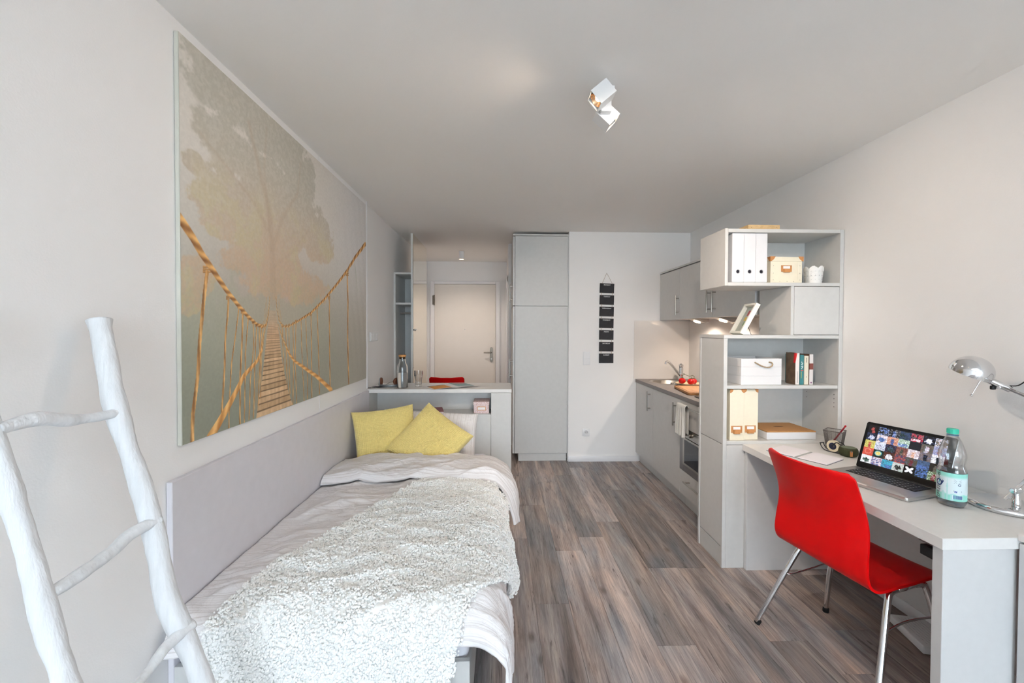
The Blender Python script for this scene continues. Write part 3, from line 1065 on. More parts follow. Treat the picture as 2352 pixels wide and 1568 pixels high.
def soft_wrinkle(u, v):
    a = fbm(u * 3.1 + 1, v * 4.2, 3, 4)
    r1 = 1 - np.abs(2 * fbm(u * 2.2 + v * 1.8, v * 6.5 - u * 2.0, 11, 4) - 1)
    r2 = 1 - np.abs(2 * fbm(u * 5 + 3, v * 11 + u * 3, 23, 3) - 1)
    return (0.028 * (a - 0.5) + 0.021 * (r1 ** 3 - 0.5) + 0.010 * (r2 ** 3 - 0.5)) * (0.25 + 0.75 * sstep(0.0, 0.13, u))


nu, nl, nuP = 190, 260, 70
us = np.linspace(0, 1, nu)
rows, offs, um = [], [], []
for k in range(nuP):            # turned-back upper layer, hem first
    q = k / (nuP - 1)
    rows.append(2.49 + 0.38 * q)
    offs.append(0.018 + 0.045 * min(1, (q * 8) ** 0.5) + 0.012 * math.sin(q * math.pi))
    um.append(1.30)
for k in range(1, 12):          # roll
    a = math.pi * k / 12
    rows.append(2.87 + 0.045 * math.sin(a))
    offs.append(0.034 + 0.032 * math.cos(a))
    um.append(1.30 + 0.06 * k / 12)
for k in range(nl):
    rows.append(2.87 - 1.60 * k / (nl - 1))
    offs.append(0.0)
    um.append(1.37 + 0.03 * math.sin(k * 0.07))
rows, offs, um = np.array(rows), np.array(offs), np.array(um)
U = us[None, :] * um[:, None]
V = np.repeat(rows[:, None], nu, 1)
O = np.repeat(offs[:, None], nu, 1)
upper = (np.arange(len(rows)) < nuP)[:, None]
# uneven hem and head roll
V = V + np.where(upper, 0.03 * (fbm(U * 2.5, V * 0 + 2, 5, 3) - 0.5) * (1 - (np.arange(len(rows))[:, None] / nuP)).clip(0, 1), 0)
V = V + 0.035 * (fbm(U * 3, U * 0 + 7, 9, 2) - 0.5) * sstep(2.6, 2.87, V)
W = soft_wrinkle(U, V)
edge = np.minimum(1, (1 - us)[None, :] * 12)
O2 = O + W * np.where(upper, 0.9, 1.0)
X, Y, Z = bed_surface(U, V, O2)
# the loose side flares and folds
fl = np.clip((U - 1.1) / 0.25, 0, 1)
X = X + fl * (0.018 * np.sin(V * 13 + 1) + 0.012 * np.sin(V * 29)) - 0.012 * fl
X = np.where(upper, X + fl * 0.045 * sstep(2.85, 2.5, V), X)
X = np.maximum(X, -1.076)
duv_uv = np.stack([U, V + 0.55 * upper], -1)
me = grid_mesh('duvet', np.stack([X, Y, Z], -1), duv_uv)
me.validate()


def stripe_mat(name, axis, freq, c_a, c_b, rough=0.92, thr=(0.5, 0.62)):
    m = bpy.data.materials.new(name)
    m.use_nodes = True
    nt = m.node_tree
    L = nt.links.new
    p = nt.nodes['Principled BSDF']
    uvn = nn(nt, 'ShaderNodeUVMap')
    mp = nn(nt, 'ShaderNodeMapping')
    mp.inputs['Scale'].default_value = (0.12, freq, 1) if axis == 'v' else (freq, 0.12, 1)
    L(uvn.outputs[0], mp.inputs[0])
    n = nn(nt, 'ShaderNodeTexNoise', _Scale=1.0, _Detail=2.5, _Roughness=0.65)
    L(mp.outputs[0], n.inputs[0])
    r = nn(nt, 'ShaderNodeValToRGB')
    r.color_ramp.elements[0].position = thr[0]
    r.color_ramp.elements[0].color = c_a
    r.color_ramp.elements[1].position = thr[1]
    r.color_ramp.elements[1].color = c_b
    L(n.outputs['Fac'], r.inputs[0])
    L(r.outputs[0], p.inputs['Base Color'])
    p.inputs['Roughness'].default_value = rough
    tc = nn(nt, 'ShaderNodeTexCoord')
    nb = nn(nt, 'ShaderNodeTexNoise', _Scale=26.0, _Detail=5.0, _Distortion=0.8)
    L(tc.outputs['Object'], nb.inputs[0])
    b = nn(nt, 'ShaderNodeBump', _Strength=0.35, _Distance=0.02)
    L(nb.outputs['Fac'], b.inputs['Height'])
    L(b.outputs['Normal'], p.inputs['Normal'])
    return m


DUV = stripe_mat('striped_cotton', 'v', 150, C(238, 236, 237), C(216, 211, 210))
o = single('duvet', me, DUV, 'white duvet with fine beige stripes, turned back near the cushions', 'duvet', smooth=180)
o.modifiers.new('thick', 'SOLIDIFY').thickness = 0.006

# blanket
poly = np.array([(0.645, 2.60), (0.985, 2.60), (1.06, 2.46), (1.20, 2.34), (1.30, 2.18), (1.36, 2.02), (1.365, 1.90), (1.25, 1.80), (1.14, 1.66), (1.04, 1.50),
                 (0.965, 1.38), (0.93, 1.24), (0.90, 1.08), (0.86, 0.92), (0.84, 0.84), (0.16, 0.84), (0.145, 1.1), (0.13, 1.30), (0.15, 1.42), (0.20, 1.58), (0.40, 2.03)])


def inside(px, py):
    r = np.zeros(px.shape, bool)
    n = len(poly)
    for i in range(n):
        x0, y0 = poly[i]
        x1, y1 = poly[(i + 1) % n]
        c = ((y0 > py) != (y1 > py))
        xx = (x1 - x0) * (py - y0) / (y1 - y0 + 1e-12) + x0
        r ^= c & (px < xx)
    return r


h = 0.006
gu, gv = np.arange(0.1, 1.40, h), np.arange(0.82, 2.62, h)
GU, GV = np.meshgrid(gu, gv)
edge_n = 0.012 * (fbm(GU * 22, GV * 22, 40, 2) - 0.5)


def blanket_off(u, v):
    return 0.016 + soft_wrinkle(u, v) * 0.85 + 0.012 * (fbm(u * 7, v * 7, 61, 3) - 0.5) + 0.004 * (fbm(u * 60, v * 60, 71, 2) - 0.5)


BXa, BYa, BZa = bed_surface(GU, GV, blanket_off(GU, GV))
flb = np.clip((GU - 1.1) / 0.25, 0, 1)
BXa = BXa + flb * (0.018 * np.sin(GV * 13 + 1) + 0.012 * np.sin(GV * 29) + 0.006)
Vv = np.stack([BXa, BYa, BZa], -1).reshape(-1, 3)
idx = np.arange(GU.size).reshape(GU.shape)
cin = inside(GU[:-1, :-1] + h / 2 + edge_n[:-1, :-1], GV[:-1, :-1] + h / 2 + edge_n[1:, 1:])
F = np.stack([idx[:-1, :-1][cin], idx[:-1, 1:][cin], idx[1:, 1:][cin], idx[1:, :-1][cin]], 1)
used = np.unique(F)
remap = -np.ones(GU.size, int)
remap[used] = np.arange(len(used))
me = raw_mesh(bpy.data.meshes.new('throw_blanket'), Vv[used], remap[F])
WOOL = M('white_boucle_wool', C(250, 250, 248), 0.95, var=0.02, nscale=90, sheen=0.2)
t = Thing('throw_blanket', 'fluffy white boucle throw spread diagonally over the foot of the bed', 'blanket', (-0.5, 1.8, 0.5))
cl = t.part('cloth', me, WOOL, smooth=180)
cl.modifiers.new('thick', 'SOLIDIFY').thickness = 0.006

rs = np.random.RandomState(5)
_b = bmesh.new()
bmesh.ops.create_icosphere(_b, subdivisions=1, radius=1)
ICO1 = (np.array([v.co[:] for v in _b.verts]), np.array([[v.index for v in f.verts] for f in _b.faces]))
_b.free()
_b = bmesh.new()
bmesh.ops.create_icosphere(_b, subdivisions=2, radius=1)
ICO2 = (np.array([v.co[:] for v in _b.verts]), np.array([[v.index for v in f.verts] for f in _b.faces]))
_b.free()


def blobs(name, P, R, ico):
    bv, bf = ico
    n = len(P)
    sc = R[:, None] * rs.uniform(0.75, 1.3, (n, 3))
    a = rs.uniform(0, 2 * np.pi, n)
    b_ = rs.uniform(0, 2 * np.pi, n)
    L = bv[None] * sc[:, None, :]
    ca, sa, cb, sb = np.cos(a)[:, None], np.sin(a)[:, None], np.cos(b_)[:, None], np.sin(b_)[:, None]
    x, y, z = L[..., 0], L[..., 1], L[..., 2]
    x, y = x * ca - y * sa, x * sa + y * ca
    y, z = y * cb - z * sb, y * sb + z * cb
    Vs = (np.stack([x, y, z], -1) + P[:, None, :]).reshape(-1, 3)
    Fs = (bf[None] + (np.arange(n) * len(bv))[:, None, None]).reshape(-1, 3)
    return raw_mesh(bpy.data.meshes.new(name), Vs, Fs)


cand_u, cand_v = rs.uniform(0.1, 1.4, 66000), rs.uniform(0.84, 2.62, 66000)
dens = fbm(cand_u * 30, cand_v * 30, 81, 2)
k = inside(cand_u, cand_v) & (dens > 0.22)
cu_, cv_ = cand_u[k], cand_v[k]
# loose tufts along the edge
eu, ev = [], []
for i in range(len(poly)):
    a, b_ = poly[i], poly[(i + 1) % len(poly)]
    ln = np.hypot(*(b_ - a))
    for q in range(int(ln / 0.0042)):
        p_ = a + (b_ - a) * rs.rand()
        eu.append(p_[0] + rs.normal(0, 0.006))
        ev.append(p_[1] + rs.normal(0, 0.006))
cu_, cv_ = np.concatenate([cu_, eu]), np.concatenate([cv_, ev])
offn = blanket_off(cu_, cv_) + 0.0035 + rs.uniform(-0.001, 0.003, len(cu_))
px_, py_, pz_ = bed_surface(cu_, cv_, offn)
ff = np.clip((cu_ - 1.1) / 0.25, 0, 1)
px_ = px_ + ff * (0.018 * np.sin(cv_ * 13 + 1) + 0.012 * np.sin(cv_ * 29) + 0.006)
PP = np.stack([px_, py_, pz_], -1)
RR = rs.uniform(0.0030, 0.0056, len(PP))
near = cv_ < 1.42
t.part('yarn_tufts', blobs('yarn_tufts', PP[near], RR[near], ICO1), WOOL, smooth=180, kind='stuff')
t.part('yarn_tufts', blobs('yarn_tufts', PP[~near], RR[~near], ICO1), WOOL, smooth=180, kind='stuff')


# cushions
def cushion(name, label, cat, size, thick, mw, mat, waffle=0.0, cell=0.0125, n=181, group=None, pinch=0.06, seed=0, uvs=True):
    hx, hz = size[0] / 2, size[1] / 2
    a = np.linspace(-1, 1, n)
    A, B = np.meshgrid(a, a)
    px = A * (1 - pinch * (1 - B ** 2) * np.abs(A) ** 3)
    pz = B * (1 - pinch * (1 - A ** 2) * np.abs(B) ** 3)
    prof = ((1 - A ** 4).clip(0)) ** 0.5 * ((1 - B ** 4).clip(0)) ** 0.5
    lump = 0.75 + 0.5 * fbm(A * 1.6 + 5, B * 1.6 + seed, 31 + seed, 3)
    wr = 0.012 * (1 - np.abs(2 * fbm(A * 2.5 + seed, B * 2.5, 51 + seed, 3) - 1)) ** 3
    relief = 0
    if waffle > 0:
        cx_, cz_ = A * hx / cell, B * hz / cell
        relief = waffle * np.minimum(np.abs(np.sin(np.pi * cx_)), np.abs(np.sin(np.pi * cz_))) ** 0.5
    side = []
    for sg in (-1, 1):
        y = sg * (thick / 2 * prof * lump + 0.004 + relief + wr * prof * 0.8)
        side.append(np.stack([px * hx, y, pz * hz], -1))
    # the two faces meet along the border
    P0, P1 = side
    nv = n * n
    idx = np.arange(nv).reshape(n, n)
    a_, b_, c_, d_ = idx[:-1, :-1].ravel(), idx[:-1, 1:].ravel(), idx[1:, 1:].ravel(), idx[1:, :-1].ravel()
    F0 = np.stack([a_, b_, c_, d_], 1)
    F1 = np.stack([d_, c_, b_, a_], 1) + nv
    loop = np.concatenate([idx[0, :], idx[1:, -1], idx[-1, -2::-1], idx[-2:0:-1, 0]])
    nx = np.roll(loop, -1)
    Fb = np.stack([loop, loop + nv, nx + nv, nx], 1)
    Vs = np.concatenate([P0.reshape(-1, 3), P1.reshape(-1, 3)])
    uv = np.concatenate([np.stack([A * hx, B * hz], -1).reshape(-1, 2)] * 2)
    me = raw_mesh(bpy.data.meshes.new(name), Vs, np.concatenate([F0, F1, Fb]), uv)
    o = single(name, me, mat, label, cat, group, smooth=180)
    o.matrix_world = mw
    return o


def pose(loc, yaw, tilt, roll):
    return (Matrix.Translation(loc) @ Matrix.Rotation(math.radians(yaw), 4, 'Z') @ Matrix.Rotation(math.radians(-tilt), 4, 'X')
            @ Matrix.Rotation(math.radians(roll), 4, 'Y'))


YEL = M('mustard_yellow_waffle_fabric', C(230, 210, 134), 0.85, var=0.05, nscale=60, sheen=0.3)
cushion('yellow_cushion', 'yellow waffle cushion standing upright against the wall-side panel', 'cushion', (0.45, 0.45), 0.13,
        pose((-0.838, 3.065, 0.615), 27, 16, -3), YEL, waffle=0.0055, cell=0.0125, group='yellow waffle cushions', seed=1)
cushion('yellow_cushion', 'yellow waffle cushion tipped on its corner in front of the white pillow', 'cushion', (0.45, 0.45), 0.13,
        pose((-0.505, 2.985, 0.606), -6, 36, 35), YEL, waffle=0.0055, cell=0.0125, group='yellow waffle cushions', seed=2)
PST = stripe_mat('striped_pillow_cotton', 'u', 130, C(240, 237, 236), C(216, 210, 207))
cushion('pillow', 'white pillow with fine beige stripes behind the two yellow cushions', 'pillow', (0.72, 0.37), 0.15,
        pose((-0.545, 3.285, 0.585), 0, 24, 3), PST, n=90, pinch=0.03, seed=3)

# =================================================================== CANVAS PICTURE
PW, PH = 1.933, 1.397
PY0, PZ0 = 1.437, 1.0252
BLOBS = """0.116 0.991 0.132 0.082
0.181 0.946 0.184 0.101
0.078 0.92 0.065 0.053
0.258 0.93 0.184 0.094
0.14 0.812 0.117 0.07
0.21 0.788 0.151 0.081
0.377 0.93 0.127 0.134
0.352 0.76 0.228 0.135
0.148 0.671 0.106 0.051
0.11 0.582 0.076 0.052
0.457 0.862 0.083 0.142
0.567 0.712 0.101 0.069
0.252 0.622 0.237 0.094
0.034 0.704 0.033 0.032
0.292 0.668 0.249 0.117
0.099 0.587 0.059 0.038
0.539 0.651 0.131 0.109
0.162 0.483 0.077 0.042
0.448 0.45 0.19 0.081
0.297 0.494 0.183 0.118
0.036 0.428 0.056 0.066
0.014 0.365 0.039 0.051"""
ROPES = [ ( [(-0.014, 0.564), (0.008, 0.541), (0.029, 0.514), (0.05, 0.48), (0.072, 0.454), (0.096, 0.425), (0.124, 0.391), (0.154, 0.359), (0.19, 0.325), (0.222, 0.301), (0.246, 0.291), (0.264, 0.299), (0.273, 0.334), (0.279, 0.392)] , 0.012 , 0.003 ),
 ( [(0.994, 0.772), (0.885, 0.677), (0.784, 0.575), (0.681, 0.486), (0.584, 0.409), (0.499, 0.351), (0.425, 0.317), (0.369, 0.294), (0.342, 0.294), (0.322, 0.312), (0.312, 0.348), (0.307, 0.395)] , 0.026 , 0.002 ),
 ( [(0.07, -0.005), (0.095, 0.026), (0.127, 0.068), (0.15, 0.103), (0.175, 0.142), (0.2, 0.162), (0.227, 0.183), (0.245, 0.215), (0.248, 0.243), (0.256, 0.277), (0.264, 0.299)] , 0.011 , 0.002 ),
 ( [(0.643, 0.004), (0.577, 0.054), (0.529, 0.088), (0.484, 0.113), (0.442, 0.139), (0.398, 0.164), (0.371, 0.193), (0.35, 0.232), (0.329, 0.27), (0.317, 0.3)] , 0.019 , 0.003 ),
]
HANG = [ ( [(0.065, 0.434), (0.052, 0.324), (0.044, 0.243), (0.038, 0.156), (0.026, 0.07), (0.023, -0.003)] , 0.005 ),
 ( [(0.127, 0.367), (0.117, 0.264), (0.113, 0.167), (0.103, 0.043)] , 0.003 ),
 ( [(0.16, 0.344), (0.147, 0.253), (0.135, 0.188), (0.128, 0.091), (0.124, -0.002)] , 0.002 ),
 ( [(0.174, 0.33), (0.17, 0.236), (0.162, 0.134), (0.162, 0.0)] , 0.003 ),
 ( [(0.193, 0.314), (0.182, 0.209), (0.178, 0.079), (0.177, 0.001)] , 0.002 ),
 ( [(0.212, 0.299), (0.214, 0.233), (0.199, 0.128), (0.194, 0.006)] , 0.002 ),
 ( [(0.225, 0.288), (0.217, 0.179), (0.21, 0.006)] , 0.002 ),
 ( [(0.235, 0.288), (0.237, 0.177), (0.228, 0.04)] , 0.002 ),
 ( [(0.244, 0.288), (0.239, 0.064)] , 0.002 ),
 ( [(0.79, 0.558), (0.798, 0.42), (0.792, 0.244), (0.803, 0.005)] , 0.006 ),
 ( [(0.63, 0.42), (0.631, 0.249), (0.634, 0.02)] , 0.004 ),
 ( [(0.54, 0.368), (0.546, 0.251), (0.554, 0.007)] , 0.003 ),
 ( [(0.499, 0.337), (0.502, 0.181), (0.501, 0.004)] , 0.003 ),
 ( [(0.466, 0.325), (0.474, 0.149), (0.473, 0.004)] , 0.002 ),
 ( [(0.438, 0.314), (0.441, 0.187), (0.453, 0.001)] , 0.002 ),
 ( [(0.408, 0.307), (0.403, 0.157), (0.41, -0.001)] , 0.002 ),
 ( [(0.392, 0.298), (0.394, 0.159), (0.389, 0.001)] , 0.002 ),
 ( [(0.37, 0.291), (0.373, 0.046)] , 0.002 ),
 ( [(0.355, 0.288), (0.36, 0.068)] , 0.002 ),
 ( [(0.338, 0.288), (0.344, 0.133)] , 0.001 ),
]
DECKL = [(0.277, 0.346), (0.263, 0.259), (0.255, 0.203), (0.243, 0.12), (0.228, 0.056), (0.218, -0.004)]
DECKR = [(0.309, 0.348), (0.325, 0.257), (0.332, 0.196), (0.348, 0.127), (0.369, 0.054), (0.391, 0.0)]
NX, NY = 700, 520
SX_, TY_ = np.meshgrid(np.linspace(0, 1, NX), np.linspace(0, 1, NY))
MX, MY = SX_ * PW, TY_ * PH


def mixc(a, b, k):
    return a * (1 - k[..., None]) + b * k[..., None]


rgb = lambda *c: np.array(c, float) / 255
img = mixc(np.broadcast_to(rgb(126, 128, 116), (NY, NX, 3)), np.broadcast_to(rgb(196, 190, 184), (NY, NX, 3)), sstep(0.02, 0.75, TY_ + 0.06 * (fbm(MX * 2, MY * 2, 4) - 0.5)))
img = mixc(img, np.broadcast_to(rgb(176, 158, 148), (NY, NX, 3)), 0.75 * np.exp(-((SX_ - 0.33) / 0.22) ** 2 - ((TY_ - 0.40) / 0.2) ** 2))
img = mixc(img, np.broadcast_to(rgb(188, 178, 172), (NY, NX, 3)), 0.5 * sstep(0.3, 1.0, SX_) * sstep(0.9, 0.2, TY_))
img = mixc(img, np.broadcast_to(rgb(196, 194, 196), (NY, NX, 3)), 0.7 * sstep(0.5, 0.9, SX_) * sstep(0.3, 0.7, TY_))
# misty undergrowth
ug = sstep(0.48, 0.60, fbm(MX * 7, MY * 7, 14, 6, 0.6) * 0.6 + 0.4 * sstep(0.62, 0.30, TY_))
img = mixc(img, np.broadcast_to(rgb(144, 150, 126), (NY, NX, 3)), 0.30 * ug * sstep(0.62, 0.45, TY_) * sstep(0.04, 0.3, TY_) * sstep(0.75, 0.5, SX_))
# tree crown
den = np.zeros((NY, NX)) - 2.0
for ln in BLOBS.strip().splitlines():
    a, b, rx, ry = [float(q) for q in ln.split()]
    den = np.maximum(den, 1 - ((SX_ - a) / rx) ** 2 - ((TY_ - b) / ry) ** 2)
leaf = fbm(MX * 9, MY * 9, 2, 6, 0.62)
leaf2 = fbm(MX * 34, MY * 34, 8, 4, 0.6)
dd = np.maximum(den, -0.6) * 1.0 + (leaf - 0.5) * 1.7 + (leaf2 - 0.5) * 0.9 + 0.10
k = sstep(0.05, 0.42, dd) * sstep(-0.35, 0.10, den) * (0.74 + 0.26 * sstep(0.35, 0.62, fbm(MX * 75, MY * 75, 19, 3, 0.6)))
tcol = mixc(np.broadcast_to(rgb(184, 156, 128), (NY, NX, 3)), np.broadcast_to(rgb(152, 149, 138), (NY, NX, 3)), sstep(0.45, 0.9, TY_))
tcol = mixc(tcol, np.broadcast_to(rgb(178, 168, 124), (NY, NX, 3)), 0.6 * sstep(0.5, 0.66, leaf) * sstep(0.8, 0.6, TY_))
img = mixc(img, tcol, 0.62 * k)
# trunk and boughs
def strokes(img, pts, r0, r1, ca, cb, twist=0, soft=0.002, alpha=1.0, fade=None):
    P = np.array([(s * PW, t * PH) for s, t in pts])
    seg = np.hypot(*(P[1:] - P[:-1]).T)
    cum = np.concatenate([[0], np.cumsum(seg)])
    T = cum[-1]
    best = np.full((NY, NX), 9.0)
    along = np.zeros((NY, NX))
    sidev = np.zeros((NY, NX))
    x0_, x1_ = P[:, 0].min() - 0.06, P[:, 0].max() + 0.06
    y0_, y1_ = P[:, 1].min() - 0.06, P[:, 1].max() + 0.06
    ix = slice(max(0, int(x0_ / PW * NX)), min(NX, int(x1_ / PW * NX) + 2))
    iy = slice(max(0, int(y0_ / PH * NY)), min(NY, int(y1_ / PH * NY) + 2))
    mx, my = MX[iy, ix], MY[iy, ix]
    wob = 0.006 * (fbm(mx * 9, my * 9, 90, 3) - 0.5)
    mx = mx + wob
    B, A, S = best[iy, ix], along[iy, ix], sidev[iy, ix]
    for i in range(len(P) - 1):
        d = P[i + 1] - P[i]
        q = np.clip(((mx - P[i, 0]) * d[0] + (my - P[i, 1]) * d[1]) / (d @ d + 1e-12), 0, 1)
        ex, ey = mx - P[i, 0] - q * d[0], my - P[i, 1] - q * d[1]
        D = np.hypot(ex, ey)
        m_ = D < B
        B = np.where(m_, D, B)
        A = np.where(m_, cum[i] + q * seg[i], A)
        S = np.where(m_, (ex * d[1] - ey * d[0]) / (seg[i] + 1e-9), S)
    r = r0 + (r1 - r0) * (A / T) ** 0.8
    a = sstep(0, 1, (r - B) / soft + 0.5) * alpha
    if fade is not None:
        a = a * (1 - sstep(fade[0], fade[1], A / T) * fade[2])
    shade = 0.5 + 0.5 * np.clip(S / (r + 1e-6), -1, 1)
    tw = 0.5 + 0.5 * np.sin((A / (r + 0.004)) * twist + S / (r + 1e-6) * 2.0) if twist else 0.6 + 0 * A
    tone = np.clip(0.15 + 0.55 * tw + 0.35 * (1 - shade) + 0.25 * (fbm(mx * 60, my * 60, 77, 2) - 0.5), 0, 1)
    colr = mixc(np.broadcast_to(ca, tone.shape + (3,)), np.broadcast_to(cb, tone.shape + (3,)), tone)
    sub = img[iy, ix]
    img[iy, ix] = mixc(sub, colr, a)


for pts, r0, r1, al in (([(0.295, 0.38), (0.292, 0.52), (0.285, 0.66), (0.24, 0.80), (0.20, 0.92)], 0.030, 0.010, 0.5), ([(0.29, 0.55), (0.34, 0.68), (0.42, 0.8), (0.44, 0.93)], 0.016, 0.006, 0.45),
                        ([(0.285, 0.6), (0.22, 0.68), (0.13, 0.74), (0.05, 0.79)], 0.012, 0.004, 0.45), ([(0.3, 0.5), (0.4, 0.58), (0.48, 0.68)], 0.010, 0.004, 0.35), ([(0.28, 0.62), (0.26, 0.8), (0.27, 0.95)], 0.014, 0.006, 0.4)):
    strokes(img, pts, r0, r1, rgb(150, 130, 112), rgb(168, 148, 128), soft=0.02, alpha=al * 0.55)
# deck of the bridge
dl, drr = np.array(DECKL), np.array(DECKR)
lx = np.interp(TY_, dl[::-1, 1], dl[::-1, 0])
rx = np.interp(TY_, drr[::-1, 1], drr[::-1, 0])
ins = sstep(0, 0.004, SX_ - lx) * sstep(0, 0.004, rx - SX_) * (TY_ < 0.347)
depth = 1 / np.clip(0.36 - TY_, 0.004, None)       # perspective spacing of the treads
ph_ = np.log(np.clip(0.362 - TY_ + 0.02 * (SX_ - lx), 0.008, None)) * 15.0
fr_ = ph_ - np.floor(ph_)
pid = np.floor(ph_)
tone = 0.5 + 0.5 * np.sin(pid * 12.9898) * np.cos(pid * 4.1)
dcol = mixc(np.broadcast_to(rgb(148, 118, 88), (NY, NX, 3)), np.broadcast_to(rgb(214, 184, 148), (NY, NX, 3)), np.clip(0.25 + 0.5 * tone + 0.5 * (fbm(MX * 60, MY * 12, 6, 3) - 0.5), 0, 1))
gap = sstep(0.80, 0.90, fr_) + sstep(0.10, 0.02, fr_)
dcol = mixc(dcol, np.broadcast_to(rgb(84, 66, 48), (NY, NX, 3)), np.clip(gap, 0, 1) * 0.8)
dcol = mixc(dcol, np.broadcast_to(rgb(190, 158, 130), (NY, NX, 3)), 0.7 * sstep(0.16, 0.34, TY_))
img = mixc(img, dcol, ins * (1 - 0.6 * sstep(0.26, 0.345, TY_)))
DK_, LT_ = rgb(96, 54, 24), rgb(224, 178, 116)
for pts, r in HANG:      # lashings where the hangers meet the hand rope
    (s0, t0) = pts[0]
    rk = max(0.005, r * PW * 1.15)
    for q in (-1, 0, 1):
        strokes(img, [(s0 - 1.6 * rk / PW, t0 + (0.008 + q * rk * 0.8) / PH), (s0 + 1.6 * rk / PW, t0 + (0.014 + q * rk * 0.9) / PH)], rk * 0.42, rk * 0.3, rgb(70, 38, 16), rgb(206, 156, 96), alpha=0.9)
for pts, r in HANG:
    strokes(img, pts, max(0.003, r * PW * 0.9), max(0.0026, r * PW * 0.9), DK_, LT_, twist=0.45, alpha=0.95)
for i in (0, 1):
    for tt_ in np.linspace(0.03, 0.33, 16):
        e = np.interp(tt_, dl[::-1, 1], dl[::-1, 0]) if i == 0 else np.interp(tt_, drr[::-1, 1], drr[::-1, 0])
        x_ = e + (-1 if i == 0 else 1) * 0.006
        strokes(img, [(x_, tt_), (x_ + (-0.004 if i == 0 else 0.004), tt_ + 0.06)], 0.002, 0.002, DK_, rgb(214, 178, 124), alpha=0.5)
for j, (pts, r0, r1) in enumerate(ROPES):
    strokes(img, pts, (0.019, 0.017, 0.020, 0.017)[j], 0.004, DK_ if j < 2 else rgb(150, 96, 46), LT_, twist=(1.5, 1.1, 1.2, 1.1)[j], fade=(0.72, 1.0, 0.55))
img = img * (0.975 + 0.05 * fbm(MX * 120, MY * 120, 66, 2))[..., None]
# folds of the cloth near the right edge are not printed: real relief instead
relief = 0.0016 * np.sin(MX * 55 + MY * 14) * sstep(0.62, 0.9, SX_) * fbm(MX * 3, MY * 1.2, 44, 2)
def tolin(a):
    a = np.clip(a, 0, 1)
    return np.where(a <= 0.04045, a / 12.92, ((a + 0.055) / 1.055) ** 2.4)
lin_img = np.minimum(tolin(img) * np.array((1.38, 1.40, 1.38)), 0.92)
P = np.stack([np.full_like(MX, -1.0828) + relief, PY0 + MX, PZ0 + MY], -1)
me = grid_mesh('printed_cloth', P, None, lin_img)
t = Thing('canvas_picture', 'large canvas print of a rope bridge in a misty forest above the bed', 'picture', (-1.1, 2.37, 1.03))
CAN = print_mat('printed_canvas', 0.75, bump=0.05)
t.part('printed_cloth', me, CAN, smooth=180)
t.part('stretcher_edge', G().box(-1.0990, -1.0840, PY0 - 0.002, PY0 + PW + 0.002, PZ0 - 0.002, PZ0 + PH + 0.002, bev=0.002), M('pale_green_canvas_edge', C(206, 206, 196), 0.8, var=0.04, nscale=10))

# =================================================================== THINGS ON WALLS AND CEILING
t = Thing('weekly_chalkboard', 'hanging chain of seven small black day boards on the back wall', 'chalkboard', (1.144, 4.41, 1.06))
CHB = M('black_chalkboard', C(44, 44, 48), 0.75, var=0.12, nscale=30)
CHT = M('chalk_lettering', C(236, 236, 236), 0.8, var=0)
CORD = M('brown_cord', C(150, 122, 96), 0.9, var=0.05)
bh, bg_ = 0.1025, 0.0229
yb = YB - 0.004
for i, day in enumerate(('MONDAY', 'TUESDAY', 'WEDNESDAY', 'THURSDAY', 'FRIDAY', 'SATURDAY', 'SUNDAY')):
    zt = 1.9195 - i * (bh + bg_)
    xo = 0.004 * (1 - i / 3) if i < 3 else -0.001
    tilt = Matrix.Translation((1.144 + xo, 0, zt)) @ Matrix.Rotation(math.radians(2.2 - 0.35 * i), 4, 'Y') @ Matrix.Translation((-1.144 - xo, 0, -zt))
    b = t.part('board', G().box(1.066 + xo, 1.222 + xo, yb - 0.005, yb, zt - bh, zt, bev=0.001).xf(tilt), CHB)
    g = text_g(day, 0.0165, 0.0003, bold=True).xf(tilt @ Matrix.Translation((1.144 + xo, yb - 0.0055, zt - 0.017)) @ Matrix.Rotation(math.pi / 2, 4, 'X'))
    t.part('lettering', g, CHT, b, smooth=0)
    if i < 6:
        for sx in (-0.058, 0.056):
            t.part('cord_loop', G().tube([(1.144 + xo + sx, yb - 0.007, zt - bh + 0.008), (1.144 + xo + sx - 0.001, yb - 0.008, zt - bh - bg_ / 2), (1.144 + xo + sx, yb - 0.007, zt - bh - bg_ - 0.008)], 0.0016, 6), CORD)
t.part('hanging_cord', G().tube([(1.092, yb - 0.006, 1.915), (1.141, yb - 0.003, 2.026), (1.146, yb - 0.003, 2.026), (1.206, yb - 0.006, 1.912)], 0.0014, 6), CORD)
t.part('nail', G().cyl((1.143, yb - 0.012, 2.03), (1.143, YB - 0.001, 2.03), 0.0018, n=8), STEEL)

t = Thing('light_switch', 'white double light switch on the back wall beside the chalkboards', 'switch', (0.93, YB, 1.11))
t.part('frame', G().box(0.892, 0.970, YB - 0.011, YB - 0.0005, 1.043, 1.186, bev=0.003, seg=2), WHITEP)
for z0 in (1.049, 1.117):
    t.part('rocker', G().box(0.899, 0.963, YB - 0.0145, YB - 0.0115, z0, z0 + 0.063, bev=0.0015), WHITEP)


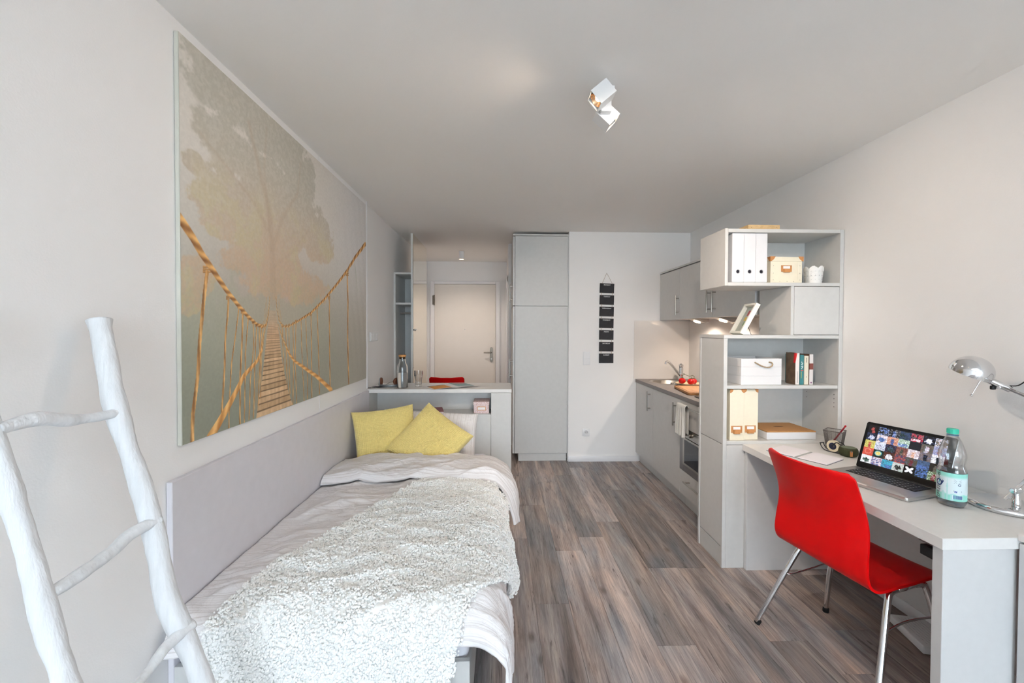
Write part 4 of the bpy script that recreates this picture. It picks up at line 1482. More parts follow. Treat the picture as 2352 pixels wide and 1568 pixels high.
def socket(t, face, c, axis):
    """face: coordinate of the wall, c: centre; axis 'y' faces -Y, 'x' faces +X"""
    s = 0.040
    if axis == 'y':
        m = Matrix.Translation((c[0], face, c[1])) @ Matrix.Rotation(math.pi / 2, 4, 'X')
    else:
        m = Matrix.Translation((face, c[0], c[1])) @ Matrix.Rotation(math.pi / 2, 4, 'Y')
    f = t.part('frame', G().box(-s, s, -s, s, 0.0005, 0.009, bev=0.003, seg=2).xf(m), WHITEP)
    t.part('socket_ring', G().lathe([(0.0205, 0.0092), (0.0215, 0.0125), (0.0245, 0.0125), (0.026, 0.0092)], 32, m), WHITEP)
    t.part('socket_well', G().lathe([(0.0, 0.0094), (0.0202, 0.0094)], 32, m), M('socket_grey', C(205, 205, 206), 0.5, var=0))
    for dx in (-0.0095, 0.0095):
        t.part('contact_hole', G().lathe([(0.0, 0.0105), (0.003, 0.0105), (0.003, 0.0096)], 12, m @ Matrix.Translation((dx, 0, 0))), BLACKP)


t = Thing('wall_socket', 'white power socket low on the back wall', 'socket', (0.931, YB, 0.317))
socket(t, YB, (0.931, 0.317), 'y')
t = Thing('wall_switch_panel', 'white switch and socket strip on the left wall above the counter', 'switch', (-1.122, 3.66, 1.35))
t.part('frame', G().box(-1.1215, -1.112, 3.585, 3.80, 1.315, 1.395, bev=0.003, seg=2), WHITEP)
for y0 in (3.592, 3.664, 3.736):
    t.part('rocker', G().box(-1.1118, -1.108, y0, y0 + 0.056, 1.325, 1.385, bev=0.0015), WHITEP)

# ceiling spotlight with two square heads
GLOW = M('halogen_bulb_glow', C(255, 225, 190), 0.4, var=0, emit=(1, 0.78, 0.52, 1), estr=14)
REFL = M('halogen_reflector', C(240, 200, 160), 0.2, metal=1.0, var=0)


def spotlight(label, loc, rz, heads):
    """fixture frame: origin on the ceiling; a head is (x, y, z, tilt down, side, energy, beam angle)"""
    t = Thing('ceiling_spotlight', label, 'lamp', loc, rz, group='square ceiling spotlights')
    t.part('ceiling_plate', G().box(-0.028, 0.038, -0.030, 0.045, -0.020, -0.0005, bev=0.002), WHITEP, world=False)
    t.part('swivel_arm', G().box(-0.02, 0.025, -0.028, 0.0, -0.11, -0.024, bev=0.002), WHITEP, world=False)
    for (cx_, cy_, cz_, ang, side, en, cone) in heads:
        m = Matrix.Translation((cx_, cy_, cz_)) @ Matrix.Rotation(math.radians(-ang), 4, 'Y')
        if side == 'right':
            m = m @ Matrix.Rotation(math.pi, 4, 'Z')
        hx, hy, hz = 0.041, 0.036, 0.034
        g = G()
        g.box(hx * -1, hx, -hy, -hy + 0.003, -hz, hz).box(-hx, hx, hy - 0.003, hy, -hz, hz)
        g.box(-hx, hx, -hy + 0.003, hy - 0.003, hz - 0.003, hz).box(-hx, hx, -hy + 0.003, hy - 0.003, -hz, -hz + 0.003)
        g.box(hx - 0.003, hx, -hy + 0.003, hy - 0.003, -hz + 0.003, hz - 0.003)
        hd = t.part('lamp_head', g.xf(m), WHITEP, world=False)
        mm_ = m @ Matrix.Rotation(-math.pi / 2, 4, 'Y')
        t.part('reflector', G().lathe([(0.030, 0.034), (0.022, 0.014), (0.010, 0.006), (0, 0.005)], 28, mm_), REFL, hd, world=False)
        t.part('bulb', G().lathe([(0, 0.010), (0.012, 0.012), (0.012, 0.024), (0.006, 0.029), (0, 0.030)], 20, mm_), GLOW, hd, world=False)
        W_ = t.mw @ m
        d = W_.to_3x3() @ Vector((-1, 0, 0))
        pos = W_ @ Vector((-0.048, 0, 0))
        s_ = light('spot_beam', 'SPOT', pos, en, WARM if cone < 100 else (1.0, 0.77, 0.58), spot_size=math.radians(cone), spot_blend=0.9, shadow_soft_size=0.022)
        aim(s_, pos + d)
    return t


spotlight('white ceiling spotlight with two square swivelling heads in the middle of the ceiling', (0.45, 1.80, HC), 0,
          [(-0.027, -0.065, -0.065, 40, 'left', 7, 135), (0.018, 0.038, -0.102, -42, 'right', 14, 120)])
# the same fixture again just above the picture's top edge, one head turned to the kitchen end
spotlight('white two-headed ceiling spotlight above the viewer, turned towards the kitchen', (0.62, 0.85, HC), math.radians(-100),
          [(-0.027, -0.065, -0.065, 33, 'left', 52, 82), (0.018, 0.038, -0.102, -42, 'right', 2, 120)])

# =================================================================== LADDER
LADM = M('whitewashed_branch_wood', C(224, 227, 230), 0.8, var=0.06, nscale=60, bump=0.35, bscale=90, stretch=(1, 1, 0.12))


def branch(path, r0, r1, seed, n=22, seg=14, endknob=0.0):
    P = smooth_path(path, seg)
    m = len(P)
    g = G()
    R = []
    for i in range(m):
        q = i / (m - 1)
        r = r0 + (r1 - r0) * q
        r *= 1 + 0.13 * (noise.noise(Vector((seed * 3.1, q * 7, 0))))
        if endknob:
            r *= 1 + endknob * math.exp(-((q - 1) / 0.05) ** 2)
        R.append(r)
    g.tube(P, R, n)
    for v in g.bm.verts:
        d = noise.noise(v.co * 9 + Vector((seed, 0, 0))) * 0.005 + noise.noise(v.co * 38 + Vector((0, seed, 0))) * 0.0016
        near_ = min(P, key=lambda p: (p - v.co).length_squared)
        dirn = (v.co - near_)
        if dirn.length > 1e-5:
            v.co += dirn.normalized() * d
    return g


t = Thing('branch_ladder', 'whitewashed rustic branch ladder leaning on the left wall in the foreground', 'ladder', (-0.70, 0.95, 0))
lx_ = lambda z: -1.05 + 0.30 * (1.46 - z)
t.part('rail', branch([(lx_(0) - 0.02, 1.08, 0.03), (lx_(.3), 1.065, .3), (lx_(.55), 1.072, .55), (lx_(.75) - .01, 1.066, .75), (lx_(.95), 1.078, .95), (lx_(1.2), 1.079, 1.2), (lx_(1.36), 1.098, 1.36), (lx_(1.45), 1.112, 1.445)], 0.024, 0.0235, 1, endknob=0.12), LADM, smooth=180)
t.part('rail', branch([(lx_(0) - 0.0, 0.80, 0.03), (lx_(.3), 0.805, .3), (lx_(.6), 0.808, .6), (lx_(.75), 0.811, .75), (lx_(.92), 0.814, .92), (lx_(1.01), 0.820, 1.01), (lx_(1.14), 0.820, 1.14), (lx_(1.44), 0.83, 1.45)], 0.0245, 0.0165, 2, endknob=0.15), LADM, smooth=180)
for k_, (z1, z2) in enumerate(((1.228, 1.212), (0.905, 0.930), (0.63, 0.655), (0.33, 0.34))):
    za, zb = z1, z2
    t.part('rung', branch([(lx_(za) + .006, 0.825, za), (lx_(za) + .004, 0.90, za + 0.004), (lx_((za + zb) / 2), 0.96, (za + zb) / 2 - 0.004), (lx_(zb), 1.02, zb - 0.003), (lx_(zb) + .012, 1.085, zb + 0.002)],
                          0.0135, 0.0120, 5 + k_, seg=8), LADM, smooth=180)

# =================================================================== CHAIR
CHR = CHROME


def make_chair(label, loc, rz):
    t = Thing('plywood_chair', label, 'chair', loc, rz, group='red shell chairs')
    prof = smooth_path([(-0.306, 0.880, 0), (-0.264, 0.78, 0), (-0.216, 0.66, 0), (-0.206, 0.55, 0), (-0.203, 0.50, 0), (-0.190, 0.462, 0), (-0.158, 0.438, 0), (-0.11, 0.432, 0), (0.0, 0.437, 0), (0.10, 0.448, 0), (0.17, 0.450, 0), (0.205, 0.436, 0)], 5)
    pr = np.array([(p.x, p.y) for p in prof])
    ln = np.concatenate([[0], np.cumsum(np.hypot(*(pr[1:] - pr[:-1]).T))])
    nS, nW = 96, 40
    s_ = ln[-1] * (0.5 - 0.5 * np.cos(np.pi * np.linspace(0, 1, nS)))
    px = np.interp(s_, ln, pr[:, 0])
    pz = np.interp(s_, ln, pr[:, 1])
    w = np.linspace(-1, 1, nW)
    hw = 0.196 + 0.012 * sstep(0.15, 0.45, s_)
    # rounded corners at both ends
    rc = 0.022
    e0 = np.clip(1 - s_ / rc, 0, 1)
    e1 = np.clip(1 - (ln[-1] - s_) / rc, 0, 1)
    hw = hw - rc * (1 - np.sqrt(1 - np.maximum(e0, e1) ** 2 * 0.999))
    Wd = w[None, :] * hw[:, None]
    curve_b = 0.046 * (w ** 2)[None, :] * sstep(0.42, 0.10, s_)[:, None]
    curve_s = 0.010 * (w ** 2)[None, :] * sstep(0.45, 0.6, s_)[:, None]
    Xc = px[:, None] + curve_b
    Zc = pz[:, None] + curve_s + 0 * Wd
    P = np.stack([Xc, Wd, Zc], -1)
    me = grid_mesh('seat_shell', P)
    sh = t.part('seat_shell', me, REDM, world=False, smooth=180)
    md = sh.modifiers.new('thick', 'SOLIDIFY')
    md.thickness = 0.010
    md.offset = 0
    bv = sh.modifiers.new('round', 'BEVEL')
    bv.width = 0.002
    bv.segments = 2
    bv.angle_limit = math.radians(50)
    r = 0.0115
    for sg in (-1, 1):
        path = [(-0.243, sg * 0.268, 0.012), (-0.16, sg * 0.228, 0.21), (-0.085, sg * 0.192, 0.385), (-0.06, sg * 0.184, 0.412), (-0.03, sg * 0.182, 0.418),
                (0.06, sg * 0.182, 0.426), (0.095, sg * 0.184, 0.423), (0.115, sg * 0.19, 0.40), (0.14, sg * 0.228, 0.21), (0.167, sg * 0.268, 0.012)]
        rear = smooth_path(path[:5], 7)
        front = smooth_path(path[5:], 7)
        t.part('leg', G().tube(rear, r, 14), CHR, world=False, smooth=180)
        t.part('leg', G().tube(front, r, 14), CHR, world=False, smooth=180)
        t.part('side_rail', G().tube([path[4], path[5]], r, 14), CHR, world=False, smooth=180)
        t.part('stretcher', G().tube(smooth_path([(-0.133, sg * 0.215, 0.272), (-0.12, sg * 0.20, 0.268), (0.0, sg * 0.19, 0.29), (0.11, sg * 0.20, 0.30), (0.126, sg * 0.212, 0.302)], 5), 0.0042, 8), CHR, world=False, smooth=180)
        for fx in (-0.243, 0.167):
            d = Vector((-0.083 if fx < 0 else 0.027, sg * 0.04, -0.198)).normalized()
            p0 = Vector((fx, sg * 0.268, 0.0))
            t.part('foot_cap', G().cyl(p0 + Vector((0, 0, 0.0005)), p0 - d * 0.024, 0.0135, bev=0.002), BLACKR, world=False)
    t.part('cross_rail', G().cyl((-0.045, -0.182, 0.416), (-0.045, 0.182, 0.416), 0.009), CHR, world=False)
    t.part('cross_rail', G().cyl((0.075, -0.182, 0.424), (0.075, 0.182, 0.424), 0.009), CHR, world=False)
    return t


ch = make_chair('red plywood chair with chrome legs pushed in at the desk', (1.538, 1.731, 0), math.radians(10.6))
copy_thing(ch.o, (-0.60, 4.93, 0), math.radians(90), 'red chair back just visible behind the counter, in front of the entrance door')

# =================================================================== ON THE SHELVING UNIT
t = Thing('pine_box', 'shallow pine wood box on top of the shelving unit', 'box', (1.6, 2.56, 2.024))
g = G()
x0, x1, y0, y1, z0, z1 = 1.513, 1.710, 2.49, 2.70, 2.0245, 2.068
t.part('side', G().box(x0, x1, y0, y0 + 0.012, z0, z1, bev=0.001), PINE)
t.part('side', G().box(x0, x1, y1 - 0.012, y1, z0, z1, bev=0.001), PINE)
t.part('side', G().box(x0, x0 + 0.012, y0 + 0.0125, y1 - 0.0125, z0, z1, bev=0.001), PINE)
t.part('side', G().box(x1 - 0.012, x1, y0 + 0.0125, y1 - 0.0125, z0, z1, bev=0.001), PINE)
t.part('bottom', G().box(x0 + 0.0125, x1 - 0.0125, y0 + 0.0125, y1 - 0.0125, z0, z0 + 0.005), PINE)
g = G()
for xx in (x0 + 0.02, x1 - 0.02):
    g.cyl((xx, y0 - 0.0004, z0 + 0.027), (xx, y0 + 0.002, z0 + 0.027), 0.0022, n=10)
t.part('nail_head', g, M('dark_nail', C(110, 84, 60), 0.5), None)

HOLE = M('dark_hole', C(40, 40, 48), 0.9, var=0)
WHC = M('white_coated_card', C(226, 227, 230), 0.45, var=0.005)
for k, (lab, x0, x1) in enumerate((('white file box at the left end of the top compartment', 1.381, 1.4505), ('white file box in the middle of the three', 1.452, 1.5215), ('white file box on the right, next to the cream box', 1.523, 1.5925))):
    t = Thing('file_box', lab, 'file box', ((x0 + x1) / 2, 2.52, 1.7075), group='white file boxes in the top compartment')
    n = 28
    cx_, cz_, rh = (x0 + x1) / 2, 1.773, 0.0095
    y0 = 2.428
    gg = G()
    zb, zt = 1.7115, 2.000
    # front spine with a finger hole
    cor, cdir = [], []
    ang_ = sorted([2 * math.pi * i / n for i in range(n)] + [math.atan2(zz - cz_, xx - cx_) % (2 * math.pi) for xx in (x0 + 0.0003, x1 - 0.0003) for zz in (zb, zt)])
    for a in ang_:
        dx, dz = math.cos(a), math.sin(a)
        kx = ((x1 - 0.0003 if dx > 0 else x0 + 0.0003) - cx_) / dx if abs(dx) > 1e-6 else 99
        kz = ((zt if dz > 0 else zb) - cz_) / dz if abs(dz) > 1e-6 else 99
        kk = min(kx, kz)
        cor.append((cx_ + dx * kk, cz_ + dz * kk))
    for yy, fl_ in ((y0, 0), (y0 + 0.002, 1)):
        rv = [gg.bm.verts.new((cx_ + rh * math.cos(a), yy, cz_ + rh * math.sin(a))) for a in ang_]
        ov = [gg.bm.verts.new((a, yy, b)) for a, b in cor]
        for i in range(len(ang_)):
            j = (i + 1) % len(ang_)
            f = (rv[i], rv[j], ov[j], ov[i])
            gg.bm.faces.new(f[::-1] if fl_ else f)
    t.part('spine', gg, WHC, smooth=0)
    gb = G().box(x0, x0 + 0.002, y0 + 0.0025, 2.66, zb, zt).box(x1 - 0.002, x1, y0 + 0.0025, 2.66, zb, zt)
    gb.box(x0 + 0.002, x1 - 0.002, 2.658, 2.66, zb, zt).box(x0 + 0.002, x1 - 0.002, y0 + 0.003, 2.66, zb - 0.002, zb)
    t.part('body', gb, WHC, smooth=0)
    t.part('hole_ring', G().lathe([(rh, -0.0008), (rh + 0.0012, -0.0014), (rh + 0.0022, -0.0004), (rh + 0.002, 0.0)], 28, Matrix.Translation((cx_, y0, cz_)) @ Matrix.Rotation(-math.pi / 2, 4, 'X')), M('grey_metal_ring', C(130, 132, 140), 0.3, metal=0.8, var=0))
    t.part('contents', G().box(x0 + 0.004, x1 - 0.004, y0 + 0.006, 2.64, zb + 0.001, zt - 0.03), HOLE)


def label_plate(t, cx, y, cz, w=0.066, h=0.038, parent=None):
    m = Matrix.Translation((cx, y, cz))
    g = G().box(-w / 2, w / 2, -0.002, 0, -h / 2, h / 2, bev=0.0009)
    pl_ = t.part('label_holder', g.xf(m), TAN, parent)
    t.part('label_card', G().box(-w * .32, w * .32, -0.0028, -0.0021, -h * 0.02, h * .38).xf(m), PAPER, pl_)
    t.part('leather_pull', G().prism([(-w * .32, -0.002), (-w * .25, -0.010), (w * .25, -0.010), (w * .32, -0.002)], -h * .62, -h * .1, 'z', bev=0.001).xf(m), TAN, pl_)
    g = G()
    for sx in (-1, 1):
        for sz in (-1, 1):
            g.ball((sx * w * .43, -0.0025, sz * h * .37), 0.0019, 1)
    t.part('rivet', g.xf(m), STEEL, pl_)


t = Thing('storage_box', 'cream storage box with tan leather corners in the top compartment', 'box', (1.725, 2.52, 1.7075))
x0, x1, y0, y1, z0 = 1.624, 1.822, 2.445, 2.66, 1.7078
t.part('body', G().box(x0 + 0.003, x1 - 0.003, y0 + 0.004, y1 - 0.003, z0, z0 + 0.150, bev=0.002), CREAM)
t.part('edge_strip', G().box(x0 + 0.002, x0 + 0.030, y0 + 0.0028, y0 + 0.0042, z0 + 0.001, z0 + 0.13).box(x1 - 0.030, x1 - 0.002, y0 + 0.0028, y0 + 0.0042, z0 + 0.001, z0 + 0.13), CREAM)
t.part('edge_strip', G().box(x0 + 0.030, x1 - 0.030, y0 + 0.0028, y0 + 0.0042, z0 + 0.001, z0 + 0.022), CREAM)
lid = t.part('lid', G().box(x0, x1 + 0.003, y0, y1, z0 + 0.131, z0 + 0.158, bev=0.002), CREAM)
for xa, sx in ((x0, 1), (x1 + 0.003, -1)):
    t.part('leather_corner', G().prism([(xa - sx * 0.0012, z0 + 0.1595), (xa - sx * 0.0012, z0 + 0.130), (xa + sx * 0.006, z0 + 0.132), (xa + sx * 0.020, z0 + 0.143), (xa + sx * 0.030, z0 + 0.1595)], y0 - 0.0016, y0 + 0.0005, 'y')
           .prism([(xa - sx * 0.0012, y0 - 0.0012), (xa + sx * 0.03, y0 - 0.0012), (xa - sx * 0.0012, y0 + 0.03)], z0 + 0.1575, z0 + 0.1597, 'z')
           .prism([(y0 - 0.001, z0 + 0.1595), (y0 - 0.001, z0 + 0.130), (y0 + 0.012, z0 + 0.136), (y0 + 0.03, z0 + 0.1595)], *( (xa - 0.0018, xa + 0.0004) if sx > 0 else (xa - 0.0004, xa + 0.0018)), 'x'), TAN, lid)
label_plate(t, (x0 + x1) / 2 + 0.001, y0 + 0.0028, z0 + 0.088)
g = G()
for (a, b) in [(x0 + 0.02, .02), (x0 + 0.02, .06), (x0 + 0.02, .105), (x1 - 0.015, .02), (x1 - 0.015, .06), (x1 - 0.015, .105), (x0 + 0.06, .011), (x0 + 0.105, .011), (x0 + 0.145, .011)]:
    g.ball((a, y0 + 0.0024, z0 + b), 0.0021, 1)
t.part('rivet', g, STEEL)

# white cut-out flower pot
POTM = bpy.data.materials.new('white_embossed_metal')
POTM.use_nodes = True
POTM.node_tree.nodes['Principled BSDF'].inputs['Base Color'].default_value = C(240, 240, 238)
POTM.node_tree.nodes['Principled BSDF'].inputs['Roughness'].default_value = 0.5
n, m_ = 96, 40
cx_, cy_ = 1.932, 2.50
rows_ = []
for j in range(m_ + 1):
    q = j / m_
    row = []
    for i in range(n):
        a = 2 * math.pi * i / n
        H_ = 0.088 + 0.018 * abs(math.sin(a * 3.5)) ** 0.8 + 0.003 * abs(math.sin(a * 14))
        r_ = 0.041 + 0.011 * q
        # raised lace relief
        u_, v_ = a * 7 / math.pi, q * 6
        dd_ = abs((u_ % 2) - 1) + abs((v_ % 2) - 1)
        r_ += 0.0011 * (1 if 0.75 < dd_ < 1.0 or 0.3 < dd_ < 0.45 else 0) if 0.15 < q < 0.9 else 0
        row.append((cx_ + r_ * math.cos(a), cy_ + r_ * math.sin(a), 1.7078 + q * H_))
    rows_.append(row)
P = np.array(rows_)
me = grid_mesh('cutout_flower_pot', P, closed_u=True)
t = Thing('flower_pot', 'white scalloped lace-pattern flower pot in the top compartment', 'pot', (cx_, cy_, 1.7075))
pt = t.part('wall', me, POTM, smooth=50)
sm = pt.modifiers.new('thick', 'SOLIDIFY')
sm.thickness = 0.0018
t.part('base', G().lathe([(0, 1.7078), (0.0405, 1.7078), (0.0405, 1.712), (0, 1.712)], 40, cx=cx_, cy=cy_), POTM)
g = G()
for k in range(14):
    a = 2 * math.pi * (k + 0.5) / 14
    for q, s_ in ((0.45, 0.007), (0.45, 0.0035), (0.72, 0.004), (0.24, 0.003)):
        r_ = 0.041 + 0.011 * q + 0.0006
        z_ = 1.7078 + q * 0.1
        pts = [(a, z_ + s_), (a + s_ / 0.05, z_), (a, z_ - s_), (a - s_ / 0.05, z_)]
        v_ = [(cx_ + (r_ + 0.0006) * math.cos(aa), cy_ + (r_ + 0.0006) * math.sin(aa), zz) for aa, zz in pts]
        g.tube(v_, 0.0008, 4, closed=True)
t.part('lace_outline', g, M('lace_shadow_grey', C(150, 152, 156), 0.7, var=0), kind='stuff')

# white picture frame leaning on the middle board
t = Thing('photo_frame', 'white box picture frame leaning back on the middle board', 'picture frame', (1.5, 2.48, 1.3955))
A_ = np.array([1.446, 2.455, 1.398])
mt = Matrix.Translation((1.466, 2.605, 1.4070)) @ Matrix.Rotation(math.radians(-97), 4, 'Z')
# local: x along the frame width, z up (tilted), y the thickness behind
mt = mt @ Matrix.Rotation(math.radians(-27), 4, 'X')
w_, h_, d_, b_ = 0.155, 0.205, 0.026, 0.014
fr = G().box(0, w_, 0, d_, 0, b_, bev=0.0008).box(0, w_, 0, d_, h_ - b_, h_, bev=0.0008).box(0, b_, 0, d_, b_, h_ - b_, bev=0.0008).box(w_ - b_, w_, 0, d_, b_, h_ - b_, bev=0.0008)
t.part('frame', fr.xf(mt), M('white_frame', C(236, 236, 228), 0.5, var=0.01))
t.part('backing', G().box(b_, w_ - b_, d_ - 0.004, d_, b_, h_ - b_).xf(mt), M('grey_green_card', C(176, 184, 176), 0.8, var=0.03))
for (xa, xb, za, zb_, c_) in ((0.06, 0.085, 0.13, 0.165, (176, 66, 70)), (0.055, 0.08, 0.095, 0.12, (220, 190, 70)), (0.07, 0.10, 0.06, 0.09, (120, 156, 110))):
    t.part('print_patch', G().box(xa, xb, d_ - 0.0045, d_ - 0.004, za, zb_).xf(mt), M('print_colour', C(*c_), 0.7))
t.part('glass_pane', G().box(b_, w_ - b_, 0.004, 0.0055, b_, h_ - b_).xf(mt), thin)
t.part('stand', G().tube([(1.55, 2.57, 1.49), (1.588, 2.57, 1.3965)], 0.0016, 6), BLACKP)

# white planked crate with rope handle
t = Thing('white_crate', 'white wooden crate with a rope handle on the upper shelf', 'crate', (1.57, 2.54, 1.0945))
WPL = M('white_painted_wood', C(228, 228, 229), 0.55, var=0.01, nscale=10)
x0, x1, y0, y1, z0 = 1.449, 1.698, 2.44, 2.690, 1.0948
hs = ((0, 0.0535), (0.0539, 0.108), (0.1084, 0.158))
for a_, b_ in hs:
    t.part('plank', G().box(x0, x1, y0, y0 + 0.01, z0 + a_, z0 + b_, bev=0.0008), WPL)
    t.part('plank', G().box(x0, x0 + 0.01, y0 + 0.0105, y1, z0 + a_, z0 + b_, bev=0.0008), WPL)
    t.part('plank', G().box(x1 - 0.01, x1, y0 + 0.0105, y1, z0 + a_, z0 + b_, bev=0.0008), WPL)
    t.part('plank', G().box(x0 + 0.0105, x1 - 0.0105, y1 - 0.01, y1, z0 + a_, z0 + b_, bev=0.0008), WPL)
t.part('bottom', G().box(x0 + 0.0105, x1 - 0.0105, y0 + 0.0105, y1 - 0.0105, z0, z0 + 0.006), WPL)
ROPEM = M('jute_rope', C(170, 146, 116), 0.95, var=0.25, nscale=300, bump=0.6, bscale=400)
P = smooth_path([(1.531, y0 - 0.001, 1.231), (1.545, y0 - 0.007, 1.222), (1.575, y0 - 0.010, 1.207), (1.605, y0 - 0.011, 1.201), (1.625, y0 - 0.010, 1.205), (1.636, y0 - 0.009, 1.217), (1.632, y0 - 0.006, 1.229), (1.617, y0 - 0.001, 1.232)], 8)
t.part('rope_handle', G().tube(P, [0.0036 + 0.0006 * math.sin(i * 1.7) for i in range(len(P))], 8), ROPEM, smooth=180)

# books on the upper shelf
bk = [('book', 'book with a dark figure and red ribbon on the cover, leftmost', 1.780, 1.803, 0.192, 0.095, (232, 226, 220), -4, (104, 84, 66)),
      ('book', 'slim teal book with yellow and white spine lettering', 1.8075, 1.831, 0.181, 0.13, (62, 128, 132), 0, (62, 128, 132)),
      ('book', 'cream paperback with small dark spine title', 1.8345, 1.860, 0.174, 0.12, (226, 220, 200), 0, (226, 220, 200)),
      ('book', 'white hardback with a brown band around the spine', 1.865, 1.889, 0.184, 0.14, (224, 220, 218), 3, (96, 66, 50))]
for k, (nm, lab, x0, x1, hh, dp, c_, an, cc) in enumerate(bk):
    t = Thing(nm, lab, 'book', ((x0 + x1) / 2 + 0.008, 2.446, 1.0945), math.radians(an), group='books on the upper shelf')
    w_ = (x1 - x0) / 2
    sm_ = M('spine_colour', C(*c_), 0.5, var=0.02)
    cv = M('cover_colour', C(*cc), 0.45, var=0.35 if k == 0 else 0.05, nscale=25)
    t.part('spine', G().box(-w_, w_, 0, 0.0015, 0.0005, hh, bev=0.0006), sm_, world=False)
    t.part('cover', G().box(-w_, -w_ + 0.0015, 0.0016, dp, 0.0005, hh), cv, world=False)
    t.part('cover', G().box(w_ - 0.0015, w_, 0.0016, dp, 0.0005, hh), M('back_cover', C(60, 50, 40) if k == 3 else C(*cc), 0.45), world=False)
    t.part('page_block', G().box(-w_ + 0.0018, w_ - 0.0018, 0.002, dp - 0.004, 0.004, hh - 0.004), PAPER, world=False)
    if k == 0:
        t.part('red_ribbon', G().prism([(-w_ - 0.0004, hh - 0.001), (-w_ + 0.009, hh - 0.001), (-w_ - 0.0004, hh - 0.055)], -0.0006, 0.0001, 'y')
               .prism([(0.0, hh - 0.06), (0.02, hh - 0.06), (0.014, hh - 0.001), (0.0, hh - 0.001)], -w_ - 0.0007, -w_ - 0.0001, 'x'), M('red_print', C(206, 34, 38), 0.5), world=False)
        g = G()
        for q in range(14):
            g.box(-0.003, -0.0015, -0.0005, 0, 0.012 + q * 0.005, 0.0155 + q * 0.005).box(0.002, 0.0035, -0.0005, 0, 0.012 + q * 0.005, 0.0155 + q * 0.005)
        t.part('spine_print', g, M('grey_print', C(130, 126, 124), 0.7), world=False)
    if k == 1:
        g = G()
        for q in range(8):
            g.box(-0.006, -0.002, -0.0005, 0, 0.04 + q * 0.005, 0.0435 + q * 0.005)
        t.part('spine_print', g, M('yellow_print', C(206, 200, 96), 0.7), world=False)
        g = G()
        for q in range(7):
            g.box(-0.005 + (q % 2) * 0.004, 0.001 + (q % 3) * 0.003, -0.0005, 0, 0.095 + q * 0.0066, 0.0995 + q * 0.0066)
        t.part('spine_print', g, M('white_print', C(220, 230, 226), 0.7), world=False)
        t.part('spine_print', G().box(-0.008, 0.008, -0.0005, 0, 0.083, 0.089), M('coral_print', C(216, 96, 92), 0.7), world=False)
    if k == 2:
        g = G()
        for q in range(7):
            g.box(-0.002, 0.0022, -0.0005, 0, 0.135 + q * 0.0042, 0.138 + q * 0.0042)
        g.box(-0.002, 0.002, -0.0005, 0, 0.045, 0.049)
        t.part('spine_print', g, M('dark_print', C(90, 84, 74), 0.7), world=False)
    if k == 3:
        t.part('spine_band', G().box(-w_ - 0.0003, w_ + 0.0003, -0.0007, 0.002, 0.092, 0.129), M('brown_band', C(128, 70, 62), 0.5), world=False)
        t.part('publisher_mark', G().lathe([(0.0, 0.0006), (0.0048, 0.0006), (0.0048, 0)], 20, Matrix.Translation((0, 0, 0.013)) @ Matrix.Rotation(math.pi / 2, 4, 'X')), M('purple_mark', C(120, 66, 110), 0.5), world=False)

# cream magazine files
for lab, x0, x1, y0 in (('cream magazine file with tan label holder, left of the pair', 1.3785, 1.4655, 2.430), ('cream magazine file with tan label holder, right of the pair', 1.4675, 1.5565, 2.440)):
    t = Thing('magazine_file', lab, 'magazine file', ((x0 + x1) / 2, 2.55, 0.7625), group='cream magazine files on the lower shelf')
    z0, z1 = 0.7628, 1.068
    t.part('body', G().box(x0, x1, y0, y0 + 0.235, z0, z1, bev=0.0015), CREAM)
    label_plate(t, (x0 + x1) / 2 - 0.002, y0, z0 + 0.066, 0.068, 0.042)
    for xa, sx in ((x0, 1), (x1, -1)):
        a_ = np.linspace(0, math.pi / 2, 8)
        t.part('leather_corner', G().prism([(xa, z1)] + [(xa + sx * 0.019 * math.sin(q), z1 - 0.020 * math.cos(q)) for q in a_], y0 - 0.001, y0 + 0.0003, 'y')
               .box(min(xa, xa + sx * 0.018), max(xa, xa + sx * 0.018), y0, y0 + 0.02, z1 - 0.0002, z1 + 0.001), TAN)

# white box with cork lid
t = Thing('cork_lid_box', 'flat white box with a cork lid on the lower shelf', 'box', (1.77, 2.56, 0.7625))
x0, x1, y0, y1 = 1.614, 1.918, 2.442, 2.675
t.part('body', G().box(x0, x1, y0, y1, 0.7628, 0.806, bev=0.002), WHC)
ld = t.part('lid', G().box(x0, x1, y0, y1, 0.8062, 0.813, bev=0.0015), M('cork_lid', C(186, 138, 88), 0.85, var=0.12, nscale=240, bump=0.3, bscale=300))
t.part('finger_slot', G().prism([(1.768 + 0.032 * math.cos(a) * (1 if abs(math.cos(a)) > 0 else 1), 2.565 + 0.007 * math.sin(a)) for a in np.linspace(0, 2 * math.pi, 20)[:-1]], 0.8128, 0.8134, 'z'), M('slot_dark_brown', C(96, 66, 40), 0.9), ld)

# =================================================================== ON THE DESK
DZ = 0.7462
# open notebook
t = Thing('open_notebook', 'open notebook with blank white pages on the desk', 'notebook', (1.64, 2.17, DZ))
c1, c2, c3, c4 = [np.array(p) for p in ((1.496, 2.237), (1.640, 2.344), (1.781, 2.092), (1.632, 1.986))]
top_m, bot_m = np.array((1.729, 2.244)), np.array((1.549, 2.101))
